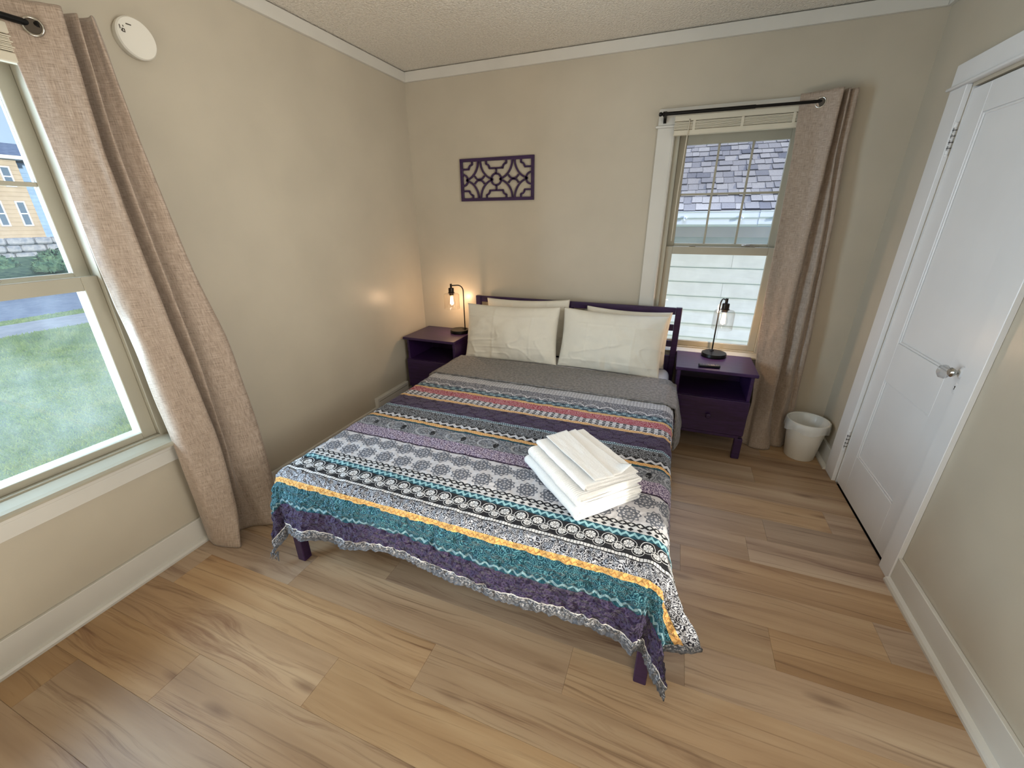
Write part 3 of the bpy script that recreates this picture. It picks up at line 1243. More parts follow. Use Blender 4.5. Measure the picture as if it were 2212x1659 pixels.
# ------------------------------------------------------------------ pillows
def pillow(label, cx, yb, zb, w, h, th, lean, yawd=0.0, roll_=0.0, seed=0, sag=.0):
    n = 64
    a = np.linspace(-1, 1, n)
    V, Uq = np.meshgrid(a, np.linspace(-1, 1, 84), indexing='ij')
    fx = 1 - .045 * (1 - V ** 2) ** 1.0
    fz = 1 - .075 * (1 - Uq ** 2) ** 1.0
    X_, Z_ = Uq * w / 2 * fx, V * h / 2 * fz
    prof = (np.clip(1 - np.abs(Uq) ** 2.6, 0, 1) * np.clip(1 - np.abs(V) ** 2.2, 0, 1)) ** .55
    wr = .016 * vnoise(Uq * 2.2 + seed, V * 1.7 + 9, seed + 20) + .006 * vnoise(Uq * 6, V * 5, seed + 21)
    rid = vnoise(Uq * 2.6 + .8 * V + seed, V * 2.4 - .5 * Uq, seed + 23)
    wr = wr - .011 * np.exp(-(rid / .05) ** 2) * np.clip(.45 - V * .9, 0, 1)
    crease = 0
    for cu in ((-.34, .48) if seed % 2 else (-.46, .04, .47)):
        crease = crease + .0055 * np.exp(-((Uq - cu - .02 * V) / .014) ** 2)
    for cv in ((-.48, .62) if seed % 2 else (.58, -.66)):
        crease = crease + .0050 * np.exp(-((V - cv - .03 * Uq) / .018) ** 2)
    gather = .018 * vnoise(Uq * 9 + seed, V * 1.5, seed + 30) * np.exp(-((V + .95) / .45) ** 2)
    Yf = -(th / 2) * prof + (wr - crease + gather) * prof ** .5
    Yb = (th / 2) * prof
    F = np.stack([X_, Yf, Z_], -1)
    B = np.stack([X_, Yb, Z_], -1)
    V3 = np.concatenate([F.reshape(-1, 3), B.reshape(-1, 3)])
    # lean back, roll, yaw
    R = Matrix.Rotation(yawd, 3, 'Z') @ Matrix.Rotation(-lean, 3, 'X') @ Matrix.Rotation(roll_, 3, 'Y')
    V3 = V3 @ np.array(R).T
    V3[:, 2] -= V3[:, 2].min()
    # let the bottom settle
    zmin = .035
    V3[:, 2] = np.where(V3[:, 2] < zmin, zmin * .62 + V3[:, 2] * .38, V3[:, 2]) - zmin * .62
    bot = V3[:, 2] < .05
    V3[:, 0] += cx
    V3[:, 1] += yb - V3[bot][:, 1].min()
    V3[:, 2] += zb
    nn = n * 84
    idx = np.arange(nn).reshape(n, 84)
    f1 = np.stack([idx[:-1, :-1], idx[:-1, 1:], idx[1:, 1:], idx[1:, :-1]], -1).reshape(-1, 4)
    f2 = f1[:, ::-1] + nn
    bm_ = bmesh.new()
    me = bpy.data.meshes.new('pillow')
    me.from_pydata(V3.tolist(), [], np.concatenate([f1, f2]).tolist())
    bm_.from_mesh(me)
    bmesh.ops.remove_doubles(bm_, verts=bm_.verts, dist=.0004)
    bpy.data.meshes.remove(me)
    o = fin('pillow', bm_, M_pillow, None, True)
    return tag(o, label, 'pillow', 'bed pillows')


pillow('rear white pillow at the left, its corner peeking above the front one', 1.00, -.178, .472, .66, .44, .11, math.radians(3), 0, math.radians(-2), 5)
pillow('rear white pillow at the right, only its top edge showing', 1.735, -.178, .472, .58, .42, .11, math.radians(3), 0, math.radians(1), 6)
pillow('front white pillow leaning at the left beside the nightstand in the corner', .928, -.385, .472, .725, .43, .165, math.radians(15), math.radians(2), math.radians(-1), 1)
pillow('front white pillow leaning at the right beside the lamp by the window', 1.652, -.385, .472, .705, .43, .165, math.radians(15), math.radians(-2), math.radians(1), 2)

# ------------------------------------------------------------------ towels on the bed
TP0 = np.array([1.797, -1.905])
E1 = np.array([-.715, .699])
E2 = np.array([.699, .715])


def towel(name, label, e1a, e1b, e2a, e2b, z0, th, layers, ribs=False, seed=0, cat='towel'):
    """a folded towel: one ribbon folded over itself (round fold on the e2a side), extruded along e1"""
    t = th / layers
    half = (e2b - e2a)
    pts = []

    def arc(cx_, cz, r, a0, a1, n=8):
        for k in range(n + 1):
            a = a0 + (a1 - a0) * k / n
            pts.append((cx_ + r * math.cos(a), cz + r * math.sin(a)))
    if layers == 4:
        r_o, r_i = 1.5 * t, .5 * t
        zc = th / 2
        for q in np.linspace(half, r_o, 8, endpoint=False):
            pts.append((q, zc - r_o))
        arc(r_o, zc, r_o, -PI / 2, -3 * PI / 2, 10)
        for q in np.linspace(r_o + .01, half - r_i, 8):
            pts.append((q, zc + r_o))
        arc(half - r_i, zc + (r_o + r_i) / 2, (r_o - r_i) / 2, PI / 2, -PI / 2, 6)
        for q in np.linspace(half - r_i - .01, r_o, 8):
            pts.append((q, zc + r_i))
        arc(r_o, zc, r_i, PI / 2, 3 * PI / 2, 6)
        for q in np.linspace(r_o + .01, half - .012, 8):
            pts.append((q, zc - r_i))
    else:
        r_o = .5 * t
        zc = th / 2
        for q in np.linspace(half, r_o, 10, endpoint=False):
            pts.append((q, zc - r_o))
        arc(r_o, zc, r_o, -PI / 2, -3 * PI / 2, 8)
        for q in np.linspace(r_o + .01, half - .008, 10):
            pts.append((q, zc + r_o))
    c = np.array(pts)
    d = np.gradient(c, axis=0)
    d /= np.linalg.norm(d, axis=1, keepdims=True) + 1e-9
    nrm = np.stack([-d[:, 1], d[:, 0]], -1)
    ht = t * .46
    # closed section: + side, round nose, - side
    sec = np.concatenate([c + nrm * ht, (c - nrm * ht)[::-1]])
    snr = np.concatenate([nrm, -nrm[::-1]])
    L = e1b - e1a
    n1 = 220 if ribs else 46
    e = np.linspace(0, L, n1)
    E, K = np.meshgrid(e, np.arange(len(sec)), indexing='ij')
    A = sec[K, 0]
    Z = sec[K, 1]
    bulge = vnoise(A * 20 + seed, E * 16, seed) * .0022 + vnoise(A * 60, E * 60, seed + 1) * .0009
    if ribs:
        bulge = bulge + .0020 * np.sin(E * 2 * PI / .0095)
    A = A + snr[K, 0] * bulge
    Z = Z + snr[K, 1] * bulge
    # ends are a little uneven, layer by layer
    k_end = np.clip((np.abs(E / L - .5) - .42) / .08, 0, 1)
    Eo = E + k_end * np.sign(E - L / 2) * .006 * vnoise(K / 7.0, np.full_like(E, 3.0), seed + 2)
    XY = TP0 + (e1a + Eo)[..., None] * E1 + (e2a + A)[..., None] * E2
    P = np.concatenate([XY, (z0 + Z)[..., None]], -1)
    me = bpy.data.meshes.new(name)
    n, mm = K.shape
    idx = np.arange(n * mm).reshape(n, mm)
    idx2 = np.roll(idx, -1, axis=1)
    f = np.stack([idx[:-1], idx[1:], idx2[1:], idx2[:-1]], -1).reshape(-1, 4).tolist()
    h = len(c)
    for row_ in (idx[0], idx[-1]):
        for i in range(h - 1):
            f.append((row_[i], row_[i + 1], row_[2 * h - 2 - i], row_[2 * h - 1 - i]))
    me.from_pydata(P.reshape(-1, 3).tolist(), [], f)
    bm_ = bmesh.new()
    bm_.from_mesh(me)
    bpy.data.meshes.remove(me)
    o = fin(name, bm_, M_terry, None, True)
    return tag(o, label, cat, 'stack of folded white towels')


zt = ZT + .010
towel('bath_towel', 'smooth white bath towel at the bottom of the folded stack', .0, .385, .0, .285, zt, .046, 4, False, 31)
towel('bath_towel', 'ribbed white bath towel, second from the bottom of the folded stack', .004, .372, .008, .282, zt + .049, .044, 4, True, 32)
towel('hand_towel', 'white hand towel, third from the bottom of the folded stack', .012, .362, .042, .270, zt + .096, .026, 4, False, 33)


def cloth(label, corners, z0, seed, flip=None):
    (a, b, c, d) = [np.array(q) for q in corners]
    n = 40
    s, t = np.meshgrid(np.linspace(0, 1, n), np.linspace(0, 1, n), indexing='ij')
    q = (a * ((1 - s) * (1 - t))[..., None] + b * (s * (1 - t))[..., None] + c * (s * t)[..., None] + d * ((1 - s) * t)[..., None])
    XY = TP0 + q[..., :1] * E1 + q[..., 1:] * E2
    z = z0 + .0016 * vnoise(s * 5, t * 5, seed) + .0006 * vnoise(s * 30, t * 30, seed + 1)
    if flip is not None:
        z = z + flip(s, t)
    P = np.concatenate([XY, z[..., None]], -1)
    Q = P.copy()
    Q[..., 2] -= .0035
    nn = n * n
    idx = np.arange(nn).reshape(n, n)
    f1 = np.stack([idx[:-1, :-1], idx[1:, :-1], idx[1:, 1:], idx[:-1, 1:]], -1).reshape(-1, 4)
    f = f1.tolist() + (f1[:, ::-1] + nn).tolist()
    for r in (idx[0], idx[-1], idx[:, 0], idx[:, -1]):
        for p_, q_ in zip(r[:-1], r[1:]):
            f.append((p_, q_, q_ + nn, p_ + nn))
    me = bpy.data.meshes.new('washcloth')
    me.from_pydata(np.concatenate([P.reshape(-1, 3), Q.reshape(-1, 3)]).tolist(), [], f)
    bm_ = bmesh.new()
    bm_.from_mesh(me)
    bpy.data.meshes.remove(me)
    return tag(fin('washcloth', bm_, M_terry, None, True), label, 'washcloth', 'stack of folded white towels')


zc0 = zt + .129
cloth('lower white washcloth under the top one, one corner flipped up', [(.020, .100), (.352, .120), (.362, .226), (.012, .236)], zc0, 41,
      lambda s, t: .030 * np.clip((.16 - s) / .16, 0, 1) * np.clip((t - .72) / .28, 0, 1))
cloth('topmost white washcloth lying on the folded towel stack', [(.012, .082), (.352, .078), (.362, .182), (.002, .158)], zc0 + .007, 44)

# ------------------------------------------------------------------ nightstands (built once by the window, copied into the corner)
NSZ = .590
ns = tag(empty('nightstand', (2.322, -.205, 0)), 'purple wooden nightstand with a drawer below the back window', 'nightstand', 'purple nightstands')
box('top', 2.090, 2.554, -.405, -.012, NSZ - .020, NSZ, M_purple, ns, .003)
for xa in (2.104, 2.520):
    box('side_panel', xa, xa + .020, -.372, -.020, .145, NSZ - .0205, M_purple, ns, .002)
    box('leg', xa - .008 + (.008 if xa < 2.3 else -.010), xa + .030 + (.0 if xa < 2.3 else -.002), -.388, -.350, 0, .1445, M_purple, ns, .003)
    box('leg', xa + (.0 if xa < 2.3 else -.018), xa + .038 - (.0 if xa < 2.3 else .018), -.055, -.018, 0, .1445, M_purple, ns, .003)
box('shelf', 2.1245, 2.5195, -.372, -.030, .392, .404, M_purple, ns, .001)
box('back_panel', 2.1245, 2.5195, -.0295, -.022, .150, .530, M_purple, ns, .001)
box('bottom_rail', 2.1245, 2.5195, -.385, -.360, .145, .165, M_purple, ns, .001)
dr = box('drawer', 2.1015, 2.5425, -.392, -.3735, .168, .402, M_purple, ns, .003)
lathe('knob', [(.008, 0), (.008, -.010), (.015, -.015), (.016, -.022), (.011, -.027), (0, -.028)], (2.322, -.392, .285), M_purple, dr, 'y', 20)
dup(ns, (.272, -.205, 0), 0, 'purple wooden nightstand with a drawer in the left corner')

# ------------------------------------------------------------------ lamps
lamp = tag(empty('table_lamp', (0, 0, 0)), 'black arched table lamp with a clear glass shade on the nightstand by the window', 'lamp', 'pair of lit table lamps')
lathe('base', [(0, 0), (.074, 0), (.077, .002), (.077, .022), (.075, .025), (0, .025)], (0, 0, 0), M_black, lamp, 'z', 48)
lathe('switch', [(0, .025), (.008, .025), (.008, .0275), (0, .0275)], (-.012, .030, 0), M_black, lamp, 'z', 16)
stem = [(0, .045, .025), (0, .045, .33)]
for k in range(1, 9):
    a = PI * k / 16
    stem.append((0, .045 - .045 * (1 - math.cos(a)), .335 + .048 * math.sin(a)))
stem += [(0, -.03, .383), (0, -.048, .383)]
tube('stem', stem, .0045, M_black, lamp, 12)
lathe('stem_collar', [(.012, .025), (.012, .030), (.006, .033)], (0, .045, 0), M_black, lamp, 'z', 16)
lathe('socket', [(0, .396), (.0085, .396), (.0085, .366), (.020, .364), (.0215, .360), (.0215, .332), (.025, .330), (.025, .324), (.018, .322), (.017, .308), (0, .308)], (0, -.050, 0), M_bronze, lamp, 'z', 28)
lathe('glass_shade', [(.024, .322), (.040, .321), (.055, .319), (.0605, .313), (.062, .305), (.0625, .200), (.0605, .200), (.060, .305), (.0585, .311), (.054, .317), (.040, .319), (.024, .320)], (0, -.050, 0), M_lampglass, lamp, 'z', 48, False, 45)
bulb = lathe('bulb', [(.012, .308), (.013, .300), (.018, .285), (.026, .265), (.029, .250), (.026, .232), (.016, .219), (0, .214)], (0, -.050, 0), M_lampglass, lamp, 'z', 28, False, 60)
bm = bmesh.new()
for k in range(6):
    a = 2 * PI * k / 6
    atube(bm, [(.004 * math.cos(a), -.050 + .004 * math.sin(a), .292), (.012 * math.cos(a), -.050 + .012 * math.sin(a), .262), (.013 * math.cos(a + .5), -.050 + .013 * math.sin(a + .5), .238)], .0016, 6)
fin('filament', bm, M_filament, bulb, True)
pl = bpy.data.lights.new('bulb_light', 'POINT')
pl.energy = 4.2
pl.color = (1.0, .66, .40)
pl.shadow_soft_size = .012
po = bpy.data.objects.new('bulb_light', pl)
COL.objects.link(po)
po.parent = lamp
po.location = (0, -.050, .248)
lamp.location = (2.322, -.092, NSZ)
lamp.rotation_euler = (0, 0, math.radians(14))
dup(lamp, (.406, -.121, NSZ), math.radians(-55), 'black arched table lamp with a clear glass shade on the corner nightstand')

# remote control
rm = tag(empty('remote_control', (2.283, -.345, NSZ)), 'small black remote control lying on the right nightstand', 'remote')
bm = bmesh.new()
abox(bm, -.062, .062, -.018, .018, .001, .017, .006, 3)
rb = fin('body', bm, plain('remote_black', (17, 16, 19), .4, .4), None, 40)
rb.parent = rm
Mbut = plain('remote_button', (96, 92, 108), .5, .3)
for i in range(6):
    for j in range(3):
        bm = bmesh.new()
        abox(bm, -.045 + i * .015, -.036 + i * .015, -.012 + j * .009, -.006 + j * .009, .0168, .0185, .001)
        bt = fin('button', bm, Mbut)
        bt.parent = rm
rm.rotation_euler = (0, 0, math.radians(5))

# ------------------------------------------------------------------ fretwork wall art
art = tag(empty('wall_art', (.7155, -.014, 1.583)), 'dark purple openwork geometric panel hanging above the headboard', 'wall art')
AX, AZ, AWD, AH = .7155, 1.7245, .2875, .141
bm = bmesh.new()
fwid = .021
for a in ((-AWD, AWD, AH - fwid, AH), (-AWD, AWD, -AH, -AH + fwid), (-AWD, -AWD + fwid, -AH + fwid, AH - fwid), (AWD - fwid, AWD, -AH + fwid, AH - fwid)):
    abox(bm, AX + a[0], AX + a[1], -.020, -.004, AZ + a[2], AZ + a[3], .001)
fin('frame', bm, M_purple, art)


def ribbon(bm, pts, w=.0118, y0=-.018, y1=-.006):
    p = np.array(pts, float)
    d = np.gradient(p, axis=0)
    d /= np.linalg.norm(d, axis=1, keepdims=True)
    n = np.stack([-d[:, 1], d[:, 0]], -1) * w / 2
    a, b = p + n, p - n
    vs = [[bm.verts.new((AX + q[0], yy, AZ + q[1])) for q in pp] for pp, yy in ((a, y0), (b, y0), (b, y1), (a, y1))]
    for i in range(len(p) - 1):
        for k in range(4):
            bm.faces.new((vs[k][i], vs[k][i + 1], vs[(k + 1) % 4][i + 1], vs[(k + 1) % 4][i]))
    for i in (0, -1):
        bm.faces.new([vs[k][i] for k in range(4)])


def arcp(cx_, cz, r, a0, a1, n=20):
    return [(cx_ + r * math.cos(math.radians(a0 + (a1 - a0) * k / n)), cz + r * math.sin(math.radians(a0 + (a1 - a0) * k / n))) for k in range(n + 1)]


bm = bmesh.new()
ti = AH - fwid + .002
ribbon(bm, arcp(0, 0, .038, 0, 360, 36))
for sx in (-1, 1):
    ribbon(bm, arcp(sx * .267, 0, .038, 90 if sx < 0 else 90, -90 if sx < 0 else 270, 20))
    for sz in (-1, 1):
        # big quarter arcs centred above the circles
        for cx_ in (0, sx * .267):
            s_ = 1 if (cx_ == 0) == (sx > 0) else -1
            if sz > 0:
                pts = arcp(cx_, ti, .124, 0, -78, 20) if s_ > 0 else arcp(cx_, ti, .124, 180, 258, 20)
            else:
                pts = arcp(cx_, -ti, .124, 0, 78, 20) if s_ > 0 else arcp(cx_, -ti, .124, 180, 102, 20)
            ribbon(bm, pts)
        ribbon(bm, arcp(sx * .1335, sz * .044, .042, 205 if sz > 0 else 155, 335 if sz > 0 else 25, 18))
        # corner brackets
        cxn = sx * (AWD - fwid + .002)
        ribbon(bm, [(sx * .190, sz * ti), (sx * .190, sz * .098)])
        ribbon(bm, [(sx * (.190 + .027 * math.sin(math.radians(a))), sz * (.073 + .027 * math.cos(math.radians(a)))) for a in range(0, 91, 10)])
        ribbon(bm, [(sx * .215, sz * .072), (cxn, sz * .072)])
        # centre brackets
        ribbon(bm, [(sx * .078, sz * ti), (sx * .078, sz * .098)])
        ribbon(bm, [(sx * (.078 - .026 * math.sin(math.radians(a))), sz * (.073 + .027 * math.cos(math.radians(a)))) for a in range(0, 91, 10)])
        if sx > 0:
            ribbon(bm, [(-.055, sz * .072), (.055, sz * .072)])
            ribbon(bm, [(0, sz * .036), (0, sz * .072)], .010)
fin('fretwork', bm, M_purple, art)

# ------------------------------------------------------------------ smoke detector, wall vent
sm = tag(empty('smoke_detector', (0, -1.776, 2.025)), 'round white smoke detector high on the left wall', 'smoke detector')
lathe('mount', [(.060, 0), (.060, .010), (.056, .012)], (0, -1.778, 2.092), M_plastic, sm, 'x', 48)
lathe('cover', [(.056, .012), (.064, .014), (.065, .030), (.061, .036), (0, .038)], (0, -1.778, 2.092), M_plastic, sm, 'x', 48, True, 30)
box('vent_slit', .0365, .0390, -1.806, -1.790, 2.1255, 2.1285, M_brownmark, sm, 0)
bm = bmesh.new()
for a, b, c, d in ((-1.830, -1.828, 2.106, 2.118), (-1.827, -1.825, 2.100, 2.104), (-1.824, -1.8155, 2.098, 2.100), (-1.824, -1.8155, 2.107, 2.109), (-1.824, -1.822, 2.098, 2.109), (-1.8175, -1.8155, 2.098, 2.109), (-1.819, -1.817, 2.114, 2.119)):
    abox(bm, .0372, .0388, a, b, c, d)
fin('printed_symbols', bm, M_brownmark, sm)
vt = tag(empty('wall_vent', (.01, -.58, .08)), 'painted rectangular vent cover low on the left wall near the corner nightstand', 'vent')
box('cover', .0, .034, -.780, -.384, .030, .200, M_trim, vt, .003)
box('slot', .0335, .0346, -.765, -.400, .172, .175, M_brownmark, vt, 0)
box('slot', .0335, .0346, -.765, -.400, .120, .123, M_brownmark, vt, 0)


# ------------------------------------------------------------------ blinds (raised, stacked under their head rails)
def blind_x(label):
    r = tag(empty('window_blind', (2.25, -.04, 1.895)), label, 'blind', 'raised blinds')
    box('head_rail', 1.888, 2.612, -.062, -.0225, 1.984, 2.014, M_blind, r, .003)
    z = 1.981
    for i in range(9):
        dz = .0046 if i else .004
        tilt = .003 if i % 3 == 0 else 0
        box('slat', 1.890, 2.610, -.060 + tilt, -.034 + tilt, z - .0036, z, M_blind, r, .0008)
        z -= dz
    box('bottom_rail', 1.890, 2.610, -.060, -.033, 1.912, z - .001, M_blind, r, .003)
    for xx in (1.998, 2.25, 2.50):
        box('ladder_tape', xx - .007, xx + .007, -.0614, -.0604, 1.932, 1.984, M_blind, r, 0)
    wd_ = tube('wand', [(1.972, -.066, 1.985), (1.968, -.068, 1.90), (1.958, -.070, 1.60), (1.957, -.070, 1.32)], .0028, M_blind, r, 8)
    tube('hook', [(1.972, -.058, 1.993), (1.972, -.066, 1.990), (1.972, -.066, 1.980)], .0015, M_dark, wd_, 6)
    return r


blind_x('cream slatted blind pulled up at the top of the back window')
r = tag(empty('window_blind', (.04, -2.57, 1.895)), 'cream slatted blind pulled up at the top of the left window', 'blind', 'raised blinds')
box('head_rail', .0225, .062, -3.04, -2.112, 1.984, 2.016, M_blind, r, .003)
z = 1.981
for i in range(9):
    box('slat', .034 + (.003 if i % 3 == 0 else 0), .060 + (.003 if i % 3 == 0 else 0), -3.038, -2.114, z - .0036, z, M_blind, r, .0008)
    z -= .0046
box('bottom_rail', .033, .060, -3.038, -2.114, 1.912, z - .001, M_blind, r, .003)


# ------------------------------------------------------------------ curtains, rods
def catmull(P, n):
    P = np.array(P, float)
    Q = np.vstack([2 * P[0] - P[1], P, 2 * P[-1] - P[-2]])
    out = []
    seg = len(P) - 1
    tt = np.linspace(0, seg, n)
    for t in tt:
        i = min(int(t), seg - 1)
        f = t - i
        p0, p1, p2, p3 = Q[i], Q[i + 1], Q[i + 2], Q[i + 3]
        out.append(.5 * ((2 * p1) + (p2 - p0) * f + (2 * p0 - 5 * p1 + 4 * p2 - p3) * f * f + (3 * p1 - p0 - 3 * p2 + p3) * f ** 3))
    return np.array(out)


def curtain(label, keys, ztop_fn=None, seed=0, nu=150, nz=150):
    """keys: list of (z, ctrl points in xy) from top to bottom, same number of points"""
    zs = np.array([k[0] for k in keys])[::-1]
    C = np.array([catmull(k[1], nu) for k in keys])[::-1]
    z = np.linspace(zs[0], zs[-1], nz)
    P = np.zeros((nz, nu, 3))
    for j in range(nu):
        for c in range(2):
            P[:, j, c] = np.interp(z, zs, C[:, j, c])
        P[:, j, 2] = z
    # smooth the piecewise-linear vertical run
    for _ in range(14):
        P[1:-1, :, :2] = (P[:-2, :, :2] + 2 * P[1:-1, :, :2] + P[2:, :, :2]) / 4
    J, I = np.meshgrid(np.arange(nu) / nu, z)
    N = surf_normals(P)
    P = P + N * (.0022 * vnoise(J * 9, I * 5, seed) + .0012 * vnoise(J * 25, I * 12, seed + 1))[..., None]
    if ztop_fn is not None:
        P[..., 2] += ztop_fn(J, I)
    me = gridmesh('curtain', P)
    uvl = me.uv_layers.new(name='UVMap')
    arc_ = np.concatenate([[0], np.cumsum(np.linalg.norm(np.diff(C[-1], axis=0), axis=1))])
    uu = np.broadcast_to(arc_[None], (nz, nu)).ravel()
    vv = P[..., 2].ravel()
    vid = np.empty(len(me.loops), dtype=np.int32)
    me.loops.foreach_get('vertex_index', vid)
    uvl.data.foreach_set('uv', np.stack([uu[vid], vv[vid]], -1).ravel())
    o = finme('curtain', me, M_linen, None, True)
    md = o.modifiers.new('thickness', 'SOLIDIFY')
    md.thickness = .0025
    md.offset = 0
    return tag(o, label, 'curtain', 'beige linen curtains'), P


def eyelet(parent, c, nrm, up_=(0, 0, 1)):
    bm = bmesh.new()
    n = Vector(nrm).normalized()
    a = Vector(up_)
    a = (a - n * a.dot(n)).normalized()
    b = n.cross(a)
    R, r_ = .0225, .0038
    ring = []
    for i in range(36):
        th = 2 * PI * i / 36
        d = a * math.cos(th) + b * math.sin(th)
        ring.append([bm.verts.new(Vector(c) + d * (R + r_ * math.cos(2 * PI * k / 8)) + n * (r_ * 1.2 * math.sin(2 * PI * k / 8))) for k in range(8)])
    for i in range(36):
        for k in range(8):
            bm.faces.new((ring[i][k], ring[i][(k + 1) % 8], ring[(i + 1) % 36][(k + 1) % 8], ring[(i + 1) % 36][k]))
    e = fin('eyelet', bm, M_chrome, parent, True)
    bm = bmesh.new()
    vs = [bm.verts.new(Vector(c) + (a * math.cos(2 * PI * k / 28) + b * math.sin(2 * PI * k / 28)) * .0205 + n * .0022) for k in range(28)]
    bm.faces.new(vs)
    vs2 = [bm.verts.new(v.co - n * .0044) for v in vs]
    bm.faces.new(vs2[::-1])
    for k in range(28):
        bm.faces.new((vs[k], vs2[k], vs2[(k + 1) % 28], vs[(k + 1) % 28]))
    fin('eyelet_hole', bm, M_brownmark, e)  # solid disc in place of the open hole, its dark put into the colour
    return e


LCK = [
    (2.078, [(.052, -2.165), (.088, -2.110), (.120, -2.076), (.140, -2.045), (.085, -2.028), (.070, -2.015), (.128, -2.000), (.085, -1.985), (.120, -1.968), (.150, -1.972), (.110, -1.945), (.06, -1.935)]),
    (1.72, [(.058, -2.158), (.096, -2.122), (.125, -2.086), (.143, -2.062), (.085, -2.040), (.070, -2.025), (.130, -2.014), (.085, -1.995), (.115, -1.965), (.150, -1.945), (.110, -1.925), (.06, -1.915)]),
    (1.32, [(.060, -2.154), (.098, -2.130), (.125, -2.085), (.145, -2.050), (.085, -2.030), (.070, -2.015), (.130, -1.992), (.085, -1.970), (.115, -1.940), (.150, -1.905), (.110, -1.880), (.05, -1.865)]),
    (.92, [(.060, -2.135), (.100, -2.118), (.128, -2.060), (.145, -2.020), (.085, -2.005), (.070, -1.995), (.130, -1.968), (.080, -1.955), (.120, -1.900), (.152, -1.835), (.110, -1.805), (.05, -1.790)]),
    (.48, [(.060, -2.126), (.110, -2.110), (.140, -2.040), (.150, -1.995), (.085, -1.985), (.070, -1.975), (.120, -1.955), (.080, -1.945), (.125, -1.890), (.160, -1.815), (.115, -1.785), (.05, -1.770)]),
    (.16, [(.050, -2.120), (.120, -2.118), (.170, -2.070), (.180, -2.030), (.105, -2.015), (.085, -1.995), (.110, -1.970), (.120, -1.945), (.165, -1.905), (.195, -1.835), (.125, -1.790), (.05, -1.775)]),
    (.004, [(.042, -2.112), (.100, -2.125), (.180, -2.108), (.226, -2.090), (.160, -2.055), (.120, -2.020), (.130, -1.985), (.165, -1.955), (.215, -1.930), (.255, -1.895), (.150, -1.830), (.05, -1.790)]),
]
cl, PL = curtain('long beige linen curtain hanging beside the left window', LCK, None, 51)
# the eyelet the rod passes through, on the front panel
eyelet(cl, (.101, -2.112, 2.012), (.78, -.62, 0))

RCK = [
    (2.064, [(2.506, -.066), (2.56, -.076), (2.62, -.099), (2.680, -.130), (2.690, -.075), (2.700, -.070), (2.712, -.105), (2.722, -.070), (2.740, -.080), (2.757, -.078), (2.762, -.045)]),
    (1.78, [(2.524, -.088), (2.57, -.094), (2.63, -.108), (2.679, -.130), (2.690, -.078), (2.702, -.070), (2.722, -.102), (2.735, -.070), (2.752, -.080), (2.769, -.078), (2.775, -.045)]),
    (1.40, [(2.532, -.112), (2.58, -.112), (2.64, -.120), (2.684, -.130), (2.698, -.080), (2.715, -.072), (2.752, -.104), (2.768, -.070), (2.785, -.082), (2.800, -.078), (2.806, -.045)]),
    (1.00, [(2.542, -.112), (2.59, -.116), (2.64, -.124), (2.687, -.132), (2.706, -.085), (2.726, -.076), (2.776, -.106), (2.795, -.072), (2.812, -.084), (2.828, -.078), (2.834, -.045)]),
    (.70, [(2.560, -.112), (2.60, -.120), (2.65, -.128), (2.706, -.134), (2.718, -.090), (2.730, -.080), (2.780, -.108), (2.805, -.075), (2.828, -.086), (2.846, -.078), (2.850, -.045)]),
    (.30, [(2.605, -.112), (2.625, -.100), (2.650, -.125), (2.712, -.150), (2.726, -.092), (2.738, -.084), (2.785, -.130), (2.825, -.085), (2.845, -.088), (2.860, -.080), (2.865, -.045)]),
    (.004, [(2.575, -.150), (2.618, -.165), (2.636, -.195), (2.700, -.205), (2.755, -.180), (2.760, -.125), (2.795, -.128), (2.830, -.118), (2.850, -.088), (2.872, -.060), (2.885, -.045)]),
]
cr, PR = curtain('long beige linen curtain hanging beside the back window', RCK, None, 61)
eyelet(cr, (2.600, -.0925, 2.012), (-.38, -.92, 0))


def rod_x():
    r = tag(empty('curtain_rod', (2.2, -.09, 2.0)), 'thin black curtain rod above the back window', 'curtain rod', 'curtain rods')
    tube('rod', [(1.832, -.090, 2.022), (2.30, -.090, 2.020)], .0095, M_black, r, 14)
    tube('inner_rod', [(2.30, -.090, 2.020), (2.595, -.090, 2.018)], .0075, M_black, r, 14)
    tube('rod_return', [(2.595, -.090, 2.018), (2.606, -.090, 2.018)], .0075, M_black, r, 14)
    tube('inner_rod', [(2.606, -.090, 2.018), (2.68, -.088, 2.017)], .0075, M_black, r, 14)
    lathe('finial', [(.010, 0), (.013, -.004), (.013, -.010), (.007, -.014), (.012, -.022), (.010, -.032), (0, -.036)], (1.832, -.090, 2.022), M_black, r, 'x', 16)
    bm = bmesh.new()
    aprism(bm, [(1.824, -.022, 2.045), (1.824, -.030, 2.045), (1.824, -.085, 2.036), (1.824, -.100, 2.026), (1.824, -.098, 2.012), (1.824, -.080, 2.008), (1.824, -.055, 2.004), (1.824, -.034, 1.985), (1.824, -.022, 1.985)], (.016, 0, 0), None)
    fin('bracket', bm, M_black, r)
    return r


rod_x()
r = tag(empty('curtain_rod', (.09, -2.6, 2.0)), 'thin black curtain rod above the left window', 'curtain rod', 'curtain rods')
tube('rod', [(.090, -3.10, 2.028), (.090, -2.106, 2.020)], .0095, M_black, r, 14)
tube('rod_return', [(.090, -2.106, 2.020), (.112, -2.098, 2.019)], .0095, M_black, r, 14)
bm = bmesh.new()
aprism(bm, [(.022, -3.08, 2.045), (.085, -3.08, 2.036), (.100, -3.08, 2.020), (.080, -3.08, 2.008), (.034, -3.08, 1.985), (.022, -3.08, 1.985)], (0, .016, 0), None)
fin('bracket', bm, M_black, r)
lathe('finial', [(.010, 0), (.013, -.004), (.007, -.012), (.012, -.022), (0, -.034)], (.090, -3.10, 2.028), M_black, r, 'y', 16)

